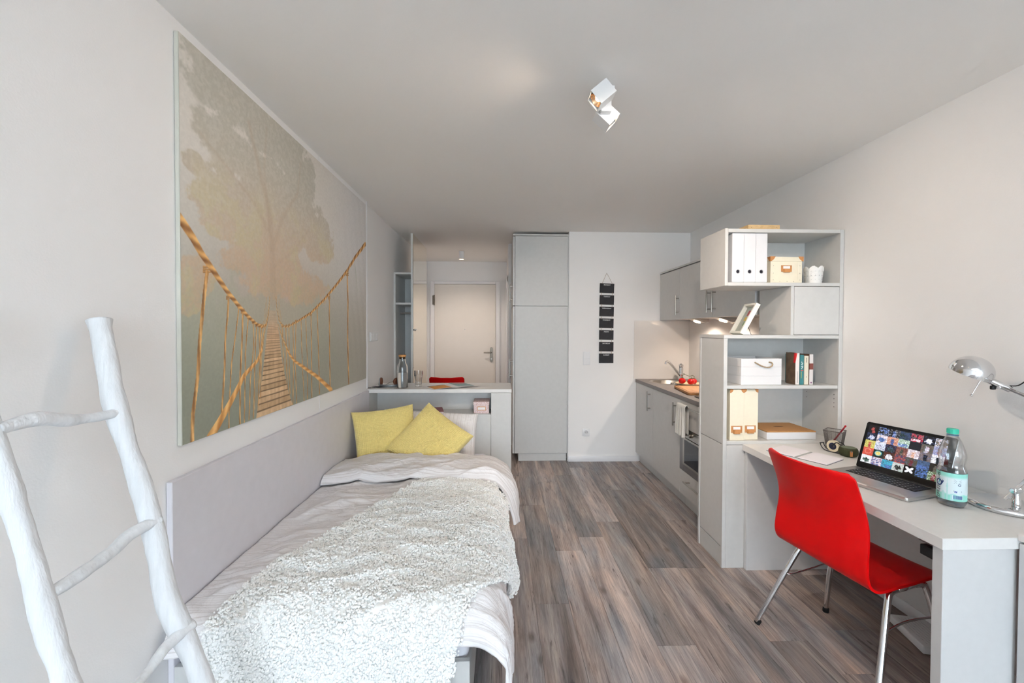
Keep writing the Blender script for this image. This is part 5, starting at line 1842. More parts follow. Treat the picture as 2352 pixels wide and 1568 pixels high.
# true rectangle fitted to these corners: axis across the spread
ax = ((c3 - c2) + (c4 - c1))
ax = ax / np.hypot(*ax)
up_ = np.array((-ax[1], ax[0]))
if up_ @ (c2 - c1) < 0:
    up_ = -up_
cen = (c1 + c2 + c3 + c4) / 4 + np.array((0.012, 0.022))
ang = math.atan2(ax[1], ax[0])
mt = Matrix.Translation((cen[0], cen[1], DZ)) @ Matrix.Rotation(ang, 4, 'Z')
hw_, hh_ = 0.146, 0.088
t.part('cover', G().box(-hw_ - 0.002, hw_ + 0.002, -hh_ - 0.002, hh_ + 0.002, 0, 0.002, bev=0.0006).xf(mt), M('grey_notebook_cover', C(90, 92, 98), 0.6))
PGM = M('notebook_pages', C(240, 236, 240), 0.8, var=0.005)
for sg in (-1, 1):
    n_ = 18
    pr_ = [(0.004 * sg, 0.0022)]
    for q in np.linspace(0, 1, n_):
        pr_.append((sg * (0.004 + q * (hw_ - 0.004)), 0.0022 + 0.0068 * (math.sin(min(1, q * 4) * math.pi / 2)) * (1 - 0.35 * q)))
    pr_.append((sg * hw_, 0.0022))
    g = G()
    g.prism(pr_, -hh_, hh_, 'y')
    t.part('page_block', g.xf(mt), PGM)
    g = G().box(min(sg * 0.01, sg * (hw_ - 0.006)), max(sg * 0.01, sg * (hw_ - 0.006)), -0.0008, 0.0008, 0.0091 if False else 0.0060, 0.0066).xf(mt)
    t.part('page_crease', g, M('crease_grey', C(206, 202, 204), 0.8))
t.part('spine_tape', G().box(-0.0045, 0.0045, -hh_, hh_, 0.0021, 0.0055, bev=0.001).xf(mt), M('grey_cloth_spine', C(176, 178, 176), 0.8, var=0.1, nscale=300))

# laptop
t = Thing('laptop', 'open silver laptop with a mosaic of colourful tiles on its screen', 'laptop', (1.517, 1.905, DZ), math.atan2(-0.964, 0.2665))
ALU = M('silver_aluminium', C(196, 194, 192), 0.32, metal=0.85, var=0.01)
LW, LD, LT = 0.343, 0.243, 0.0155


def rrect(x0, x1, y0, y1, r, n=6):
    o_ = []
    for cx_, cy_, a0 in ((x1 - r, y1 - r, 0), (x0 + r, y1 - r, 90), (x0 + r, y0 + r, 180), (x1 - r, y0 + r, 270)):
        for k_ in range(n + 1):
            a = math.radians(a0 + 90 * k_ / n)
            o_.append((cx_ + r * math.cos(a), cy_ + r * math.sin(a)))
    return o_


base = t.part('base', G().prism(rrect(0, LW, 0, LD, 0.012), 0.001, LT, bev=0.0015, seg=2), ALU, world=False)
t.part('opening_notch', G().box(LW / 2 - 0.026, LW / 2 + 0.026, -0.0006, 0.004, LT - 0.003, LT + 0.0002), M('pale_notch', C(236, 226, 218), 0.4), base, world=False)
KB = (0.036, LW - 0.036, 0.112, 0.222)
t.part('keyboard_well', G().box(KB[0], KB[1], KB[2], KB[3], LT - 0.0002, LT + 0.0004), M('keyboard_black', C(18, 18, 20), 0.6), base, world=False)
g = G()
kw = (KB[1] - KB[0] - 0.004) / 14.5
for r_ in range(6):
    y0_ = KB[2] + 0.003 + r_ * 0.0178
    yh = 0.015 if r_ < 5 else 0.010
    x_ = KB[0] + 0.003
    lst = [1.0] * 14 if r_ else [1.0, 1, 1, 1.2, 5, 1.2, 1, 1, 1, 1]
    sc_ = 14.4 / sum(lst)
    for wk in lst:
        ww = kw * wk * sc_
        g.box(x_ + 0.0014, x_ + ww - 0.0014, y0_, y0_ + yh, LT + 0.0005, LT + 0.0019, bev=0.0004)
        x_ += ww
t.part('keys', g, M('key_black', C(34, 34, 37), 0.45, var=0), base, world=False, kind='stuff')
g = G()
for r_ in range(5):
    for c_ in range(13):
        xx = KB[0] + 0.010 + c_ * kw * 1.03
        yy = KB[2] + 0.0095 + r_ * 0.0178
        if r_ == 0 and 3 < c_ < 9:
            continue
        g.box(xx, xx + 0.004, yy, yy + 0.004, LT + 0.0019, LT + 0.00205)
t.part('key_legends', g, M('key_legend_white', C(190, 190, 196), 0.6, var=0), base, world=False, kind='stuff')
t.part('trackpad', G().prism(rrect(LW / 2 - 0.052, LW / 2 + 0.052, 0.012, 0.088, 0.004), LT, LT + 0.0003), M('trackpad_silver', C(186, 184, 182), 0.3, metal=0.8, var=0), base, world=False)
LH = 0.230
hm = Matrix.Translation((0, LD - 0.006, LT - 0.003)) @ Matrix.Rotation(math.radians(-20), 4, 'X')
# lid local: x across, z up the lid, -y faces the user
lidp = G().prism(rrect(0, LW, 0, LH, 0.011), 0, 0.005, 'y', bev=0.001).xf(hm)
lidm = t.part('lid', lidp, ALU, world=False)
t.part('bezel', G().prism(rrect(0.0015, LW - 0.0015, 0.0015, LH - 0.0015, 0.010), -0.0006, -0.0001, 'y').xf(hm), M('bezel_black', C(14, 14, 16), 0.15, var=0), lidm, world=False)
t.part('hinge', G().cyl((0.04, LD - 0.006, LT - 0.001), (LW - 0.04, LD - 0.006, LT - 0.001), 0.0045, n=16), BLACKP, world=False)
t.part('webcam', G().lathe([(0, 0.0), (0.0018, 0)], 12, hm @ Matrix.Translation((LW / 2, -0.0008, LH - 0.008)) @ Matrix.Rotation(math.pi / 2, 4, 'X')), M('lens_blue_black', C(40, 44, 60), 0.1), lidm, world=False)
tx, tz = 288, 180
sw, sh_ = LW - 0.028, LH - 0.036
px, pz = np.meshgrid(np.linspace(0, 1, tx), np.linspace(0, 1, tz))
scr = np.zeros((tz, tx, 3)) + 0.012
rs2 = np.random.RandomState(11)
pal = [(24, 26, 40), (60, 90, 160), (240, 240, 240), (16, 16, 18), (130, 170, 140), (214, 150, 110), (120, 30, 28), (200, 200, 214), (34, 60, 50), (190, 60, 50), (96, 90, 70), (70, 110, 190)]
fixed = {(0, 0): (10, 10, 14), (0, 1): (16, 18, 12), (0, 2): (18, 18, 24), (0, 3): (50, 70, 110), (0, 4): (206, 30, 56), (0, 5): (14, 12, 14), (0, 6): (196, 206, 226),
         (1, 0): (20, 26, 44), (1, 1): (226, 206, 206), (1, 2): (222, 150, 110), (1, 3): (140, 176, 140), (1, 4): (24, 24, 30), (1, 5): (90, 94, 80), (1, 6): (150, 154, 196),
         (2, 0): (196, 190, 60), (2, 1): (206, 214, 230), (2, 2): (36, 12, 20), (2, 3): (120, 60, 50), (2, 4): (196, 176, 176), (2, 5): (120, 100, 90), (2, 6): (230, 228, 230),
         (3, 0): (228, 70, 40), (3, 1): (22, 44, 34), (3, 2): (90, 40, 24), (3, 3): (70, 60, 90), (3, 4): (80, 74, 54), (3, 5): (60, 90, 130), (3, 6): (40, 34, 26),
         (4, 0): (228, 226, 224), (4, 1): (206, 200, 206), (4, 2): (40, 170, 206), (4, 3): (190, 190, 180), (4, 4): (6, 6, 8), (4, 5): (30, 44, 56), (4, 6): (90, 120, 70)}
u8, v8 = 7.35, 5.3
ci = np.floor(px * u8).astype(int)
ri = np.floor((1 - pz) * v8 - 0.1).astype(int)
fu, fv = px * u8 - ci, ((1 - pz) * v8 - 0.1) - ri
nz = fbm(px * 60, pz * 38, 3, 4, 0.65)
for (r_, c_), colr in fixed.items():
    m_ = (ri == r_) & (ci == c_)
    base_c = np.array(colr) / 255
    scr[m_] = base_c
    alt = np.array(pal[rs2.randint(len(pal))]) / 255
    kind_ = rs2.randint(4)
    if (r_, c_) == (4, 4):
        mm2 = m_ & ((np.abs((fu - .5) - (fv - .5)) < .16) | (np.abs((fu - .5) + (fv - .5)) < .16)) & (np.abs(fu - .5) < .34) & (np.abs(fv - .5) < .34)
        scr[mm2] = (0.92, 0.93, 0.95)
        continue
    if (r_, c_) == (3, 0) or (r_, c_) == (3, 1):
        d_ = np.hypot(fu - .5, fv - .45)
        scr[m_ & (d_ < .34)] = (0.95, 0.5, 0.4) if c_ == 0 else (0.3, 0.7, 0.75)
        scr[m_ & (d_ < .26)] = base_c if c_ == 0 else (0.9, 0.8, 0.35)
        continue
    if kind_ == 0:
        mm2 = m_ & (np.hypot(fu - .5, fv - .6) + 0.5 * (nz - .5) < .3)
    elif kind_ == 1:
        mm2 = m_ & (nz > 0.52)
    elif kind_ == 2:
        mm2 = m_ & (fv > .55) & (nz > .42)
    else:
        mm2 = m_ & (np.abs(fu - .5) < .14 + .3 * (nz - .5)) & (fv > .25)
    scr[mm2] = alt
    m3 = m_ & (fbm(px * 90 + r_ * 3, pz * 70 + c_, 12, 2) > 0.6)
    scr[m3] = scr[m3] * 0.6 + 0.5 * np.array(pal[rs2.randint(len(pal))]) / 255
scr = scr * 0.72 + 0.28 * scr.mean(-1, keepdims=True) * np.array((0.95, 0.95, 1.1))
scr = np.clip(scr * (0.68 + 0.5 * fbm(px * 120, pz * 90, 30, 2))[..., None], 0, 1)
P = np.stack([0.014 + px * sw, np.full_like(px, -0.0009), 0.024 + pz * sh_], -1)
me = grid_mesh('display', P, None, tolin(scr))
me.transform(hm)
dsp = t.part('display', me, print_mat('lit_display', 0.12, emit=0.85), lidm, world=False, smooth=0)
g = text_g('LINES', 0.0135, 0.0001, bold=True).xf(hm @ Matrix.Translation((0.014 + sw * (4.45 / u8), -0.0012, 0.024 + sh_ * (1 - 0.88 / v8))) @ Matrix.Rotation(math.pi / 2, 4, 'X'))
t.part('screen_lettering', g, M('screen_letter_glow', C(250, 190, 205), 0.5, var=0, emit=(1, 0.62, 0.72, 1), estr=0.8), lidm, world=False, smooth=0)

# water bottle
bx_, by_ = 1.763, 1.553
t = Thing('water_bottle', 'clear plastic water bottle with turquoise cap and label beside the laptop', 'bottle', (bx_, by_, DZ))
PET = clear_mat('clear_pet_plastic', (0.975, 0.985, 0.995, 1), 0.35, 0.06)
PETB = clear_mat('blue_pet_base', (0.50, 0.78, 0.97, 1), 0.3, 0.05)
prof_o = [(0.012, 0.004), (0.030, 0.001), (0.036, 0.003), (0.0405, 0.012), (0.042, 0.022), (0.042, 0.132), (0.0415, 0.138), (0.0375, 0.150), (0.0345, 0.160), (0.0365, 0.172), (0.0400, 0.190), (0.0395, 0.203), (0.034, 0.225), (0.025, 0.252), (0.0170, 0.268), (0.0135, 0.276), (0.0130, 0.292)]
t.part('bottle_body', G().lathe(prof_o + [(r - 0.0006, z) for r, z in prof_o[::-1]], 48), PET, world=False, smooth=180)
t.part('bottle_base', G().lathe([(0.0, 0.010), (0.012, 0.006), (0.030, 0.0022), (0.0352, 0.0045), (0.0394, 0.0125), (0.0405, 0.020), (0.0, 0.020)], 40), PETB, world=False, smooth=60)
t.part('water', G().lathe([(0.0, 0.0205), (0.0408, 0.0205), (0.0412, 0.06), (0.0412, 0.128), (0.0412, 0.136), (0.0, 0.136)], 48), clear_mat('still_water', (0.97, 0.985, 0.99, 1), 0.2, 0.01), world=False, smooth=60)
CAPM = M('turquoise_cap', C(64, 196, 170), 0.4, var=0.02)
g = G().lathe([(0, 0.2975), (0.0150, 0.2975), (0.0165, 0.296), (0.0168, 0.279), (0.0155, 0.279), (0.0155, 0.292), (0, 0.292)], 40)
for k in range(40):
    a = 2 * math.pi * k / 40
    g.cyl((0.0167 * math.cos(a), 0.0167 * math.sin(a), 0.281), (0.0167 * math.cos(a), 0.0167 * math.sin(a), 0.295), 0.0006, n=5)
t.part('cap', g, CAPM, world=False)
t.part('neck_ring', G().lathe([(0.0138, 0.271), (0.0172, 0.272), (0.0172, 0.2745), (0.0138, 0.275)], 40), M('blue_neck_ring', C(70, 150, 190), 0.3, trans=0.5), world=False)
# wrap-around label with printed bands
la, lz = np.meshgrid(np.linspace(0, 2 * math.pi, 220), np.linspace(0, 1, 60))
vdir = math.atan2(-by_, -bx_)          # side that faces the room
lab_c = np.zeros(la.shape + (3,)) + np.array((214, 230, 234)) / 255
mint = np.array((146, 220, 206)) / 255
lab_c = mixc(lab_c, np.broadcast_to(mint, lab_c.shape), sstep(0.78, 0.9, lz))
lab_c = mixc(lab_c, np.broadcast_to(mint, lab_c.shape), sstep(0.26, 0.2, lz + 0.02 * np.sin(la * 9)))
rel = (la - vdir + math.pi) % (2 * math.pi) - math.pi
sky = (np.abs(rel + 0.28) < 0.035) & (lz < 0.62)
sky |= (np.hypot((rel + 0.28) * 0.9, (lz - 0.5) * 0.75) < 0.055)
sky |= (np.abs(rel + 0.28) < 0.008) & (lz < 0.78)
sky |= (np.abs(rel + 0.55) < 0.12) & (lz < 0.32 - 0.6 * np.abs(rel + 0.55))
sky |= (np.abs(rel - 0.05) < 0.1) & (lz < 0.25)
lab_c[sky] = np.array((176, 222, 220)) / 255
P = np.stack([0.0424 * np.cos(la), 0.0424 * np.sin(la), 0.027 + lz * 0.105], -1)
me = grid_mesh('label', P, None, tolin(lab_c))
lb = t.part('label', me, print_mat('bottle_label', 0.45), world=False, smooth=180)


def wrap(g, a0, z0, rot90=False, r=0.0427):
    """bend flat text (XY plane) round the bottle, centred at angle a0"""
    def f(c):
        x, y, z = c
        if rot90:
            x, y = -y, x
        a = a0 + x / r
        return Vector(((r + z) * math.cos(a), (r + z) * math.sin(a), z0 + y))
    return g.mapv(f)


INK = M('label_navy_ink', C(30, 60, 110), 0.5, var=0)
INK2 = M('label_blue_ink', C(30, 150, 190), 0.5, var=0)
GREYI = M('label_grey_ink', C(110, 124, 150), 0.6, var=0)
BLK = M('label_dark_ink', C(40, 50, 60), 0.5, var=0)
t.part('label_lettering', wrap(text_g('SPREE', 0.0185, 0.0001), vdir - 0.92, 0.052, True), BLK, lb, world=False, smooth=0)
t.part('label_lettering', wrap(text_g('Q', 0.034, 0.0001, bold=True), vdir - 0.88, 0.088, True), INK, lb, world=False, smooth=0)
t.part('label_lettering', wrap(text_g('/', 0.026, 0.00012, bold=True), vdir - 0.87, 0.092), INK2, lb, world=False, smooth=0)
t.part('label_lettering', wrap(text_g('UELL', 0.0165, 0.0001), vdir - 0.93, 0.120, True), BLK, lb, world=False, smooth=0)
g = G()
rs3 = np.random.RandomState(3)
x_ = -0.0125
while x_ < 0.0125:
    w2 = rs3.choice([0.0004, 0.0008, 0.0012])
    g.box(x_, x_ + w2, -0.0065, 0.0065, 0.00015, 0.0003)
    x_ += w2 + rs3.choice([0.0005, 0.0009])
t.part('barcode', wrap(g, vdir + 0.42, 0.042), M('barcode_ink', C(96, 96, 170), 0.5, var=0), lb, world=False, smooth=0)
t.part('barcode_field', wrap(G().box(-0.0155, 0.0155, -0.009, 0.0085, 0.00003, 0.0001), vdir + 0.42, 0.042), M('label_white_field', C(236, 240, 246), 0.5, var=0), lb, world=False, smooth=0)
g = G()
for k in range(7):
    w2 = 0.011 - 0.002 * (k % 3)
    g.box(-w2, w2, 0.0190 - k * 0.0021, 0.0199 - k * 0.0021, 0.0001, 0.0002)
for k in range(3):
    g.box(-0.012, 0.012, -0.0225 - k * 0.002, -0.0216 - k * 0.002, 0.0001, 0.0002)
t.part('label_small_print', wrap(g, vdir + 0.40, 0.089), GREYI, lb, world=False, smooth=0)
t.part('recycling_ring', wrap(G().lathe([(0.0030, 0.0001), (0.0046, 0.0001), (0.0046, 0.0002), (0.0030, 0.0002)], 20, Matrix.Translation((0.005, 0, 0))), vdir + 0.40, 0.0895), INK, lb, world=False, smooth=0)
t.part('social_mark', wrap(G().box(-0.009, -0.002, -0.0028, 0.0042, 0.0001, 0.0002), vdir + 0.40, 0.0625), M('social_mark_blue', C(36, 80, 156), 0.5, var=0), lb, world=False, smooth=0)
t.part('social_letter', wrap(text_g('f', 0.008, 0.00005, bold=True).xf(Matrix.Translation((-0.0052, 0.0004, 0.0003))), vdir + 0.40, 0.0625), PAPER, lb, world=False, smooth=0)

# mesh pencil cup
pcx, pcy = 1.938, 2.328
t = Thing('mesh_pencil_cup', 'square black wire mesh pencil cup on the desk beside the wall', 'pencil cup', (pcx, pcy, DZ), math.radians(38))
WIRE = M('dark_wire_mesh', C(112, 106, 104), 0.5, metal=0.6, var=0.02)
g = G()
hb, ht, H_ = 0.033, 0.045, 0.100
for s_ in range(4):
    rz_ = Matrix.Rotation(s_ * math.pi / 2, 4, 'Z')
    nbar = 18
    for k in range(nbar + 1):
        q = -1 + 2 * k / nbar
        g.tube([rz_ @ Vector((hb * q, -hb, 0.002)), rz_ @ Vector((ht * q, -ht, H_))], 0.0004, 4, cap=False)
    for k in range(1, 24):
        q = k / 24
        hh2 = hb + (ht - hb) * q
        g.tube([rz_ @ Vector((-hh2, -hh2, 0.002 + (H_ - .002) * q)), rz_ @ Vector((hh2, -hh2, 0.002 + (H_ - .002) * q))], 0.0004, 4, cap=False)
t.part('wire_mesh', g, WIRE, world=False, kind='stuff')
t.part('rim', G().tube([(-ht, -ht, H_), (ht, -ht, H_), (ht, ht, H_), (-ht, ht, H_)], 0.0022, 8, closed=True), WIRE, world=False)
t.part('base', G().box(-hb, hb, -hb, hb, 0.0005, 0.0025), WIRE, world=False)
t = Thing('red_pen', 'dark red pen leaning in the wire mesh cup', 'pen', (pcx, pcy, DZ + 0.004))
t.part('barrel', G().cyl((-0.008, 0.022, 0.003), (0.013, -0.052, 0.125), 0.0042, n=14, bev=0.001), M('dark_red_plastic', C(150, 28, 44), 0.35), world=False)
t.part('cap', G().cyl((0.0132, -0.0526, 0.1262), (0.0150, -0.0585, 0.1365), 0.0046, n=14, bev=0.001), M('pen_cap_red', C(196, 24, 40), 0.3), world=False)

# tape dispenser
t = Thing('tape_dispenser', 'black wire tape dispenser holding a roll of clear tape', 'tape dispenser', (1.860, 2.240, DZ), math.radians(-70))
TB = M('tape_black', C(30, 32, 38), 0.35)
for sg in (-1, 1):
    yy = sg * 0.014
    t.part('side_arm', G().tube(smooth_path([(-0.062, yy, 0.038), (-0.055, yy, 0.020), (-0.035, yy, 0.004), (0.02, yy, 0.003), (0.05, yy, 0.010), (0.048, yy, 0.045), (0.022, yy, 0.060), (0.0, yy, 0.034)], 6), 0.0024, 8), TB, world=False, smooth=180)
t.part('cutter', G().box(-0.066, -0.058, -0.015, 0.015, 0.036, 0.040, bev=0.001), TB, world=False)
m2 = Matrix.Translation((0, 0, 0.034)) @ Matrix.Rotation(math.pi / 2, 4, 'X')
t.part('tape_roll', G().lathe([(0.019, -0.0095), (0.0315, -0.0095), (0.0315, 0.0095), (0.019, 0.0095), (0.019, -0.0095)], 40, m2), M('tape_roll_cream', C(226, 214, 186), 0.4, var=0.03), world=False)
t.part('spool', G().lathe([(0.010, -0.011), (0.0185, -0.011), (0.0185, 0.011), (0.010, 0.011), (0.010, -0.011)], 32, m2), M('spool_blue_black', C(40, 44, 70), 0.35), world=False)
t.part('tape_strip', G().quad((-0.062, -0.009, 0.0405), (-0.062, 0.009, 0.0405), (-0.005, 0.009, 0.0650), (-0.005, -0.009, 0.0650)), M('tape_film', C(232, 228, 214), 0.3, trans=0.4), world=False, smooth=0)

# round loudspeaker
t = Thing('portable_speaker', 'small round dark green speaker with a tan leather tab', 'speaker', (1.884, 2.170, DZ))
GRN = M('olive_fabric', C(62, 66, 44), 0.9, var=0.12, nscale=220, bump=0.4, bscale=500)
t.part('body', G().lathe([(0, 0.0005), (0.030, 0.0005), (0.037, 0.004), (0.0425, 0.014), (0.044, 0.024), (0.0425, 0.035), (0.038, 0.044), (0.034, 0.0465), (0, 0.0465)], 48), GRN, world=False, smooth=60)
t.part('grille_top', G().lathe([(0, 0.0485), (0.031, 0.0480), (0.034, 0.0468)], 40), M('sage_fabric_top', C(120, 128, 108), 0.9, var=0.15, nscale=300, bump=0.4, bscale=500), world=False, smooth=60)
a0 = math.atan2(-2.165, -1.858) + 0.28
tab = G().box(-0.006, 0.006, -0.016, 0.012, 0, 0.0012, bev=0.0004)
tab.mapv(lambda c: Vector(((0.0445 + c.z) * math.cos(a0 + c.x / 0.044), (0.0445 + c.z) * math.sin(a0 + c.x / 0.044), 0.024 + c.y)))
tb = t.part('leather_tab', tab, TAN, world=False)
t.part('tab_rivet', G().ball((0.0457 * math.cos(a0), 0.0457 * math.sin(a0), 0.034), 0.0038, 2), STEEL, tb, world=False)

# chrome desk lamp
t = Thing('chrome_desk_lamp', 'polished chrome swing-arm desk lamp at the right wall', 'lamp', (1.93, 1.535, DZ))
t.part('base', G().lathe([(0, 0.7465), (0.098, 0.7465), (0.101, 0.750), (0.101, 0.760), (0.096, 0.767), (0.085, 0.7695), (0, 0.7705)], 64, cx=1.936, cy=1.520), CHROME, smooth=50)
t.part('post', G().lathe([(0, 0.7705), (0.0125, 0.7705), (0.0125, 0.795), (0.010, 0.80), (0.010, 0.825), (0, 0.826)], 32, cx=1.925, cy=1.475), CHROME)
J0, J1 = Vector((1.918, 1.470, 0.832)), Vector((1.990, 1.333, 1.115))
J2 = Vector((1.978, 1.572, 1.209))
g = G()
off = Vector((0.012, 0.002, 0))
for sg in (-1, 1):
    d = (J1 - J0).normalized()
    g.box(-0.0025, 0.0025, -0.0045, 0.0045, 0, (J1 - J0).length + 0.05, bev=0.001, mat=Matrix.Translation(J0 - d * 0.045 + off * sg) @ d.to_track_quat('Z', 'Y').to_matrix().to_4x4())
t.part('lower_arm', g, CHROME)
g = G()
for sg in (-1, 1):
    d = (J2 - J1).normalized()
    g.box(-0.0022, 0.0022, -0.004, 0.004, 0, (J2 - J1).length - 0.012, bev=0.001, mat=Matrix.Translation(J1 + off * sg * 0.6) @ d.to_track_quat('Z', 'Y').to_matrix().to_4x4())
t.part('upper_arm', g, CHROME)
t.part('elbow_knob', G().cyl(J1 - off * 1.6, J1 + off * 1.6, 0.013, bev=0.002), CHROME)
t.part('base_joint', G().cyl(J0 - off * 1.7, J0 + off * 1.7, 0.010, bev=0.002).cyl((1.925, 1.475, 0.82), J0, 0.008), CHROME)
t.part('spring', G().tube([tuple(J0 + (J1 - J0) * (0.25 + 0.5 * k / 160) + Vector((0.0045 * math.cos(k * 0.9), 0.002 * math.cos(k * .9), 0.0045 * math.sin(k * 0.9)))) for k in range(161)], 0.0008, 5), STEEL)
# head axis: from the arm towards the upper left of the picture
HJ = Vector((1.942, 1.602, 1.236))
dirn = (HJ - J2).normalized()
t.part('head_joint', G().cyl(J2 - dirn * 0.03, HJ, 0.0135, bev=0.002).cyl(J2 + Vector((-0.016, -0.004, -0.008)), J2 + Vector((0.012, 0.004, -0.008)), 0.006, bev=0.001), CHROME)
t.part('switch_knob', G().box(-0.008, 0.008, -0.007, 0.007, -0.008, 0.008, bev=0.003, mat=Matrix.Translation(J2 + Vector((-0.018, 0.012, -0.010)))), BLACKP)
t.part('adjusting_rod', G().cyl((1.935, 1.603, 1.232), (1.914, 1.618, 1.166), 0.0024, n=12).ball((1.913, 1.6185, 1.163), 0.0052, 2), CHROME)
sc_ = Vector((1.889, 1.602, 1.258))
axis_ = Vector((-0.20, 0.36, -0.91)).normalized()        # opening direction
q_ = axis_.to_track_quat('-Z', 'Y').to_matrix().to_4x4()
R_ = 0.066
pf = [(R_ * math.sin(a), 0.066 * math.cos(a)) for a in np.linspace(0, math.pi / 2, 22)]
mt = Matrix.Translation(sc_) @ q_ @ Matrix.Diagonal((1.0, 1.0, 1.0, 1.0))
shd = t.part('lamp_shade', G().lathe(pf + [(R_ - 0.001, -0.010), (R_ - 0.003, -0.010)] + [((R_ - 0.003) * math.sin(a), 0.063 * math.cos(a)) for a in np.linspace(math.pi / 2, 0, 20)], 64, mt), CHROME, smooth=60)
t.part('bulb', G().lathe([(0, 0.05), (0.012, 0.045), (0.014, 0.02), (0.020, 0.0), (0.014, -0.006), (0, -0.008)], 24, mt), M('frosted_bulb', C(236, 234, 228), 0.5), shd)
t.part('cable', G().tube(smooth_path([(1.990, 1.56, 1.210), (2.0, 1.535, 1.214), (2.01, 1.50, 1.245), (2.015, 1.44, 1.24), (1.995, 1.35, 1.13)], 8), 0.0022, 8), BLACKP, smooth=180)

# under the desk
t = Thing('white_router', 'flat white router box on the floor under the desk', 'router', (1.96, 1.84, 0))
mt = Matrix.Translation((1.955, 1.825, 0.004)) @ Matrix.Rotation(math.radians(-12), 4, 'Z')
t.part('housing', G().box(-0.075, 0.085, -0.105, 0.11, 0, 0.036, bev=0.006, seg=3).xf(mt), WHITEP)
g = G()
for i in range(22):
    for j in range(7):
        g.box(-0.050 + j * 0.014, -0.045 + j * 0.014, -0.085 + i * 0.008, -0.082 + i * 0.008, 0.036, 0.0364)
t.part('vent_grille', g.xf(mt), M('vent_shadow_grey', C(206, 206, 210), 0.6), kind='stuff')
t.part('port', G().box(-0.045, 0.045, -0.1056, -0.104, 0.006, 0.024).xf(mt), BLACKP)
t.part('plug', G().box(-0.03, -0.018, -0.120, -0.1058, 0.008, 0.020, bev=0.001).box(-0.012, 0.0, -0.118, -0.1058, 0.008, 0.020, bev=0.001).xf(mt), M('grey_plug', C(170, 170, 160), 0.5))
t.part('foot', G().box(-0.06, -0.05, -0.09, -0.08, -0.0035, 0.0).box(0.06, 0.07, -0.09, -0.08, -0.0035, 0.0).box(-0.06, -0.05, 0.085, 0.095, -0.0035, 0.0).box(0.06, 0.07, 0.085, 0.095, -0.0035, 0.0).xf(mt), BLACKR)
t = Thing('power_adapter', 'black power adapter fixed beneath the desktop on the modesty panel', 'adapter', (1.96, 1.72, 0.52))
t.part('housing', G().box(1.900, 2.0045, 1.60, 1.80, 0.418, 0.464, bev=0.004, seg=2), BLACKP)
t.part('bracket', G().box(1.925, 2.0045, 1.58, 1.83, 0.4645, 0.474, bev=0.001), M('grey_bracket', C(150, 152, 154), 0.5))

# =================================================================== ON AND IN THE COUNTER
CZ = 0.9252
t = Thing('cork_carafe', 'glass carafe with cork stopper, half filled, on the counter', 'carafe', (-0.828, 3.53, CZ))
po = [(0, 0.001), (0.040, 0.001), (0.0445, 0.005), (0.045, 0.17), (0.044, 0.182), (0.031, 0.212), (0.0275, 0.225), (0.028, 0.262)]
pi_ = [(0.0255, 0.262), (0.0252, 0.225), (0.0288, 0.210), (0.0415, 0.180), (0.0425, 0.168), (0.042, 0.009), (0, 0.008)]
t.part('glass_body', G().lathe(po + pi_, 48), GLASS, world=False, smooth=50)
t.part('water', G().lathe([(0, 0.0085), (0.0417, 0.0095), (0.0423, 0.132), (0, 0.132)], 48), WATER, world=False, smooth=50)
t.part('cork_stopper', G().lathe([(0, 0.245), (0.0242, 0.245), (0.0265, 0.264), (0.0305, 0.266), (0.0315, 0.280), (0, 0.281)], 36), M('stopper_cork', C(206, 150, 92), 0.85, var=0.15, nscale=200), world=False)
t = Thing('drinking_glass', 'faceted clear drinking glass beside the carafe', 'glass', (-0.706, 3.60, CZ))
n = 10
prf = [(0.028, 0.001), (0.0285, 0.010), (0.030, 0.06), (0.034, 0.088), (0.0375, 0.095), (0.0385, 0.138)]
g = G().lathe([(0, 0.001)] + prf + [(0.0368, 0.138), (0.0355, 0.098), (0.031, 0.085), (0.0265, 0.02), (0, 0.018)], 40)
for v in g.bm.verts:
    r_ = math.hypot(v.co.x, v.co.y)
    if v.co.z < 0.09 and r_ > 0.0275:
        a = math.atan2(v.co.y, v.co.x)
        f_ = math.cos(math.pi / n) / math.cos(((a + 10) % (2 * math.pi / n)) - math.pi / n)
        v.co.x *= f_
        v.co.y *= f_
t.part('tumbler_wall', g, GLASS, world=False, smooth=25)

# headphones
t = Thing('headphones', 'headphones with brown leather ear cups lying on the counter', 'headphones', (-0.96, 3.58, CZ))
HBM = M('perforated_steel_band', C(176, 182, 186), 0.35, metal=0.7, var=0.02)
n_ = 40
arcp = []
for i in range(n_):
    a = math.radians(200 + 152 * i / (n_ - 1))
    arcp.append((0.085 * math.cos(a) + 0.005, 0.048 * math.sin(a) + 0.012))
g = G()
for (a, b) in zip(arcp, arcp[1:]):
    g.quad((a[0], a[1], 0.001), (b[0], b[1], 0.001), (b[0], b[1], 0.024), (a[0], a[1], 0.024))
bmesh.ops.remove_doubles(g.bm, verts=g.bm.verts[:], dist=1e-5)
hb_ = t.part('headband', g, HBM, world=False, smooth=60)
hb_.modifiers.new('thick', 'SOLIDIFY').thickness = 0.002
g = G()
for i in range(4, n_ - 4):
    x_, y_ = arcp[i]
    dx_, dy_ = arcp[i + 1][0] - arcp[i - 1][0], arcp[i + 1][1] - arcp[i - 1][1]
    nx_, ny_ = dy_, -dx_
    L_ = math.hypot(nx_, ny_)
    nx_, ny_ = nx_ / L_, ny_ / L_
    for z_ in ((0.008, 0.016) if i % 2 else (0.0125, 0.020)):
        g.cyl((x_ + nx_ * 0.0008, y_ + ny_ * 0.0008, z_), (x_ + nx_ * 0.0018, y_ + ny_ * 0.0018, z_), 0.0022, n=8)
t.part('perforation', g, HOLE, world=False, kind='stuff')
BRL = M('brown_leather_pad', C(104, 58, 36), 0.6, var=0.1)
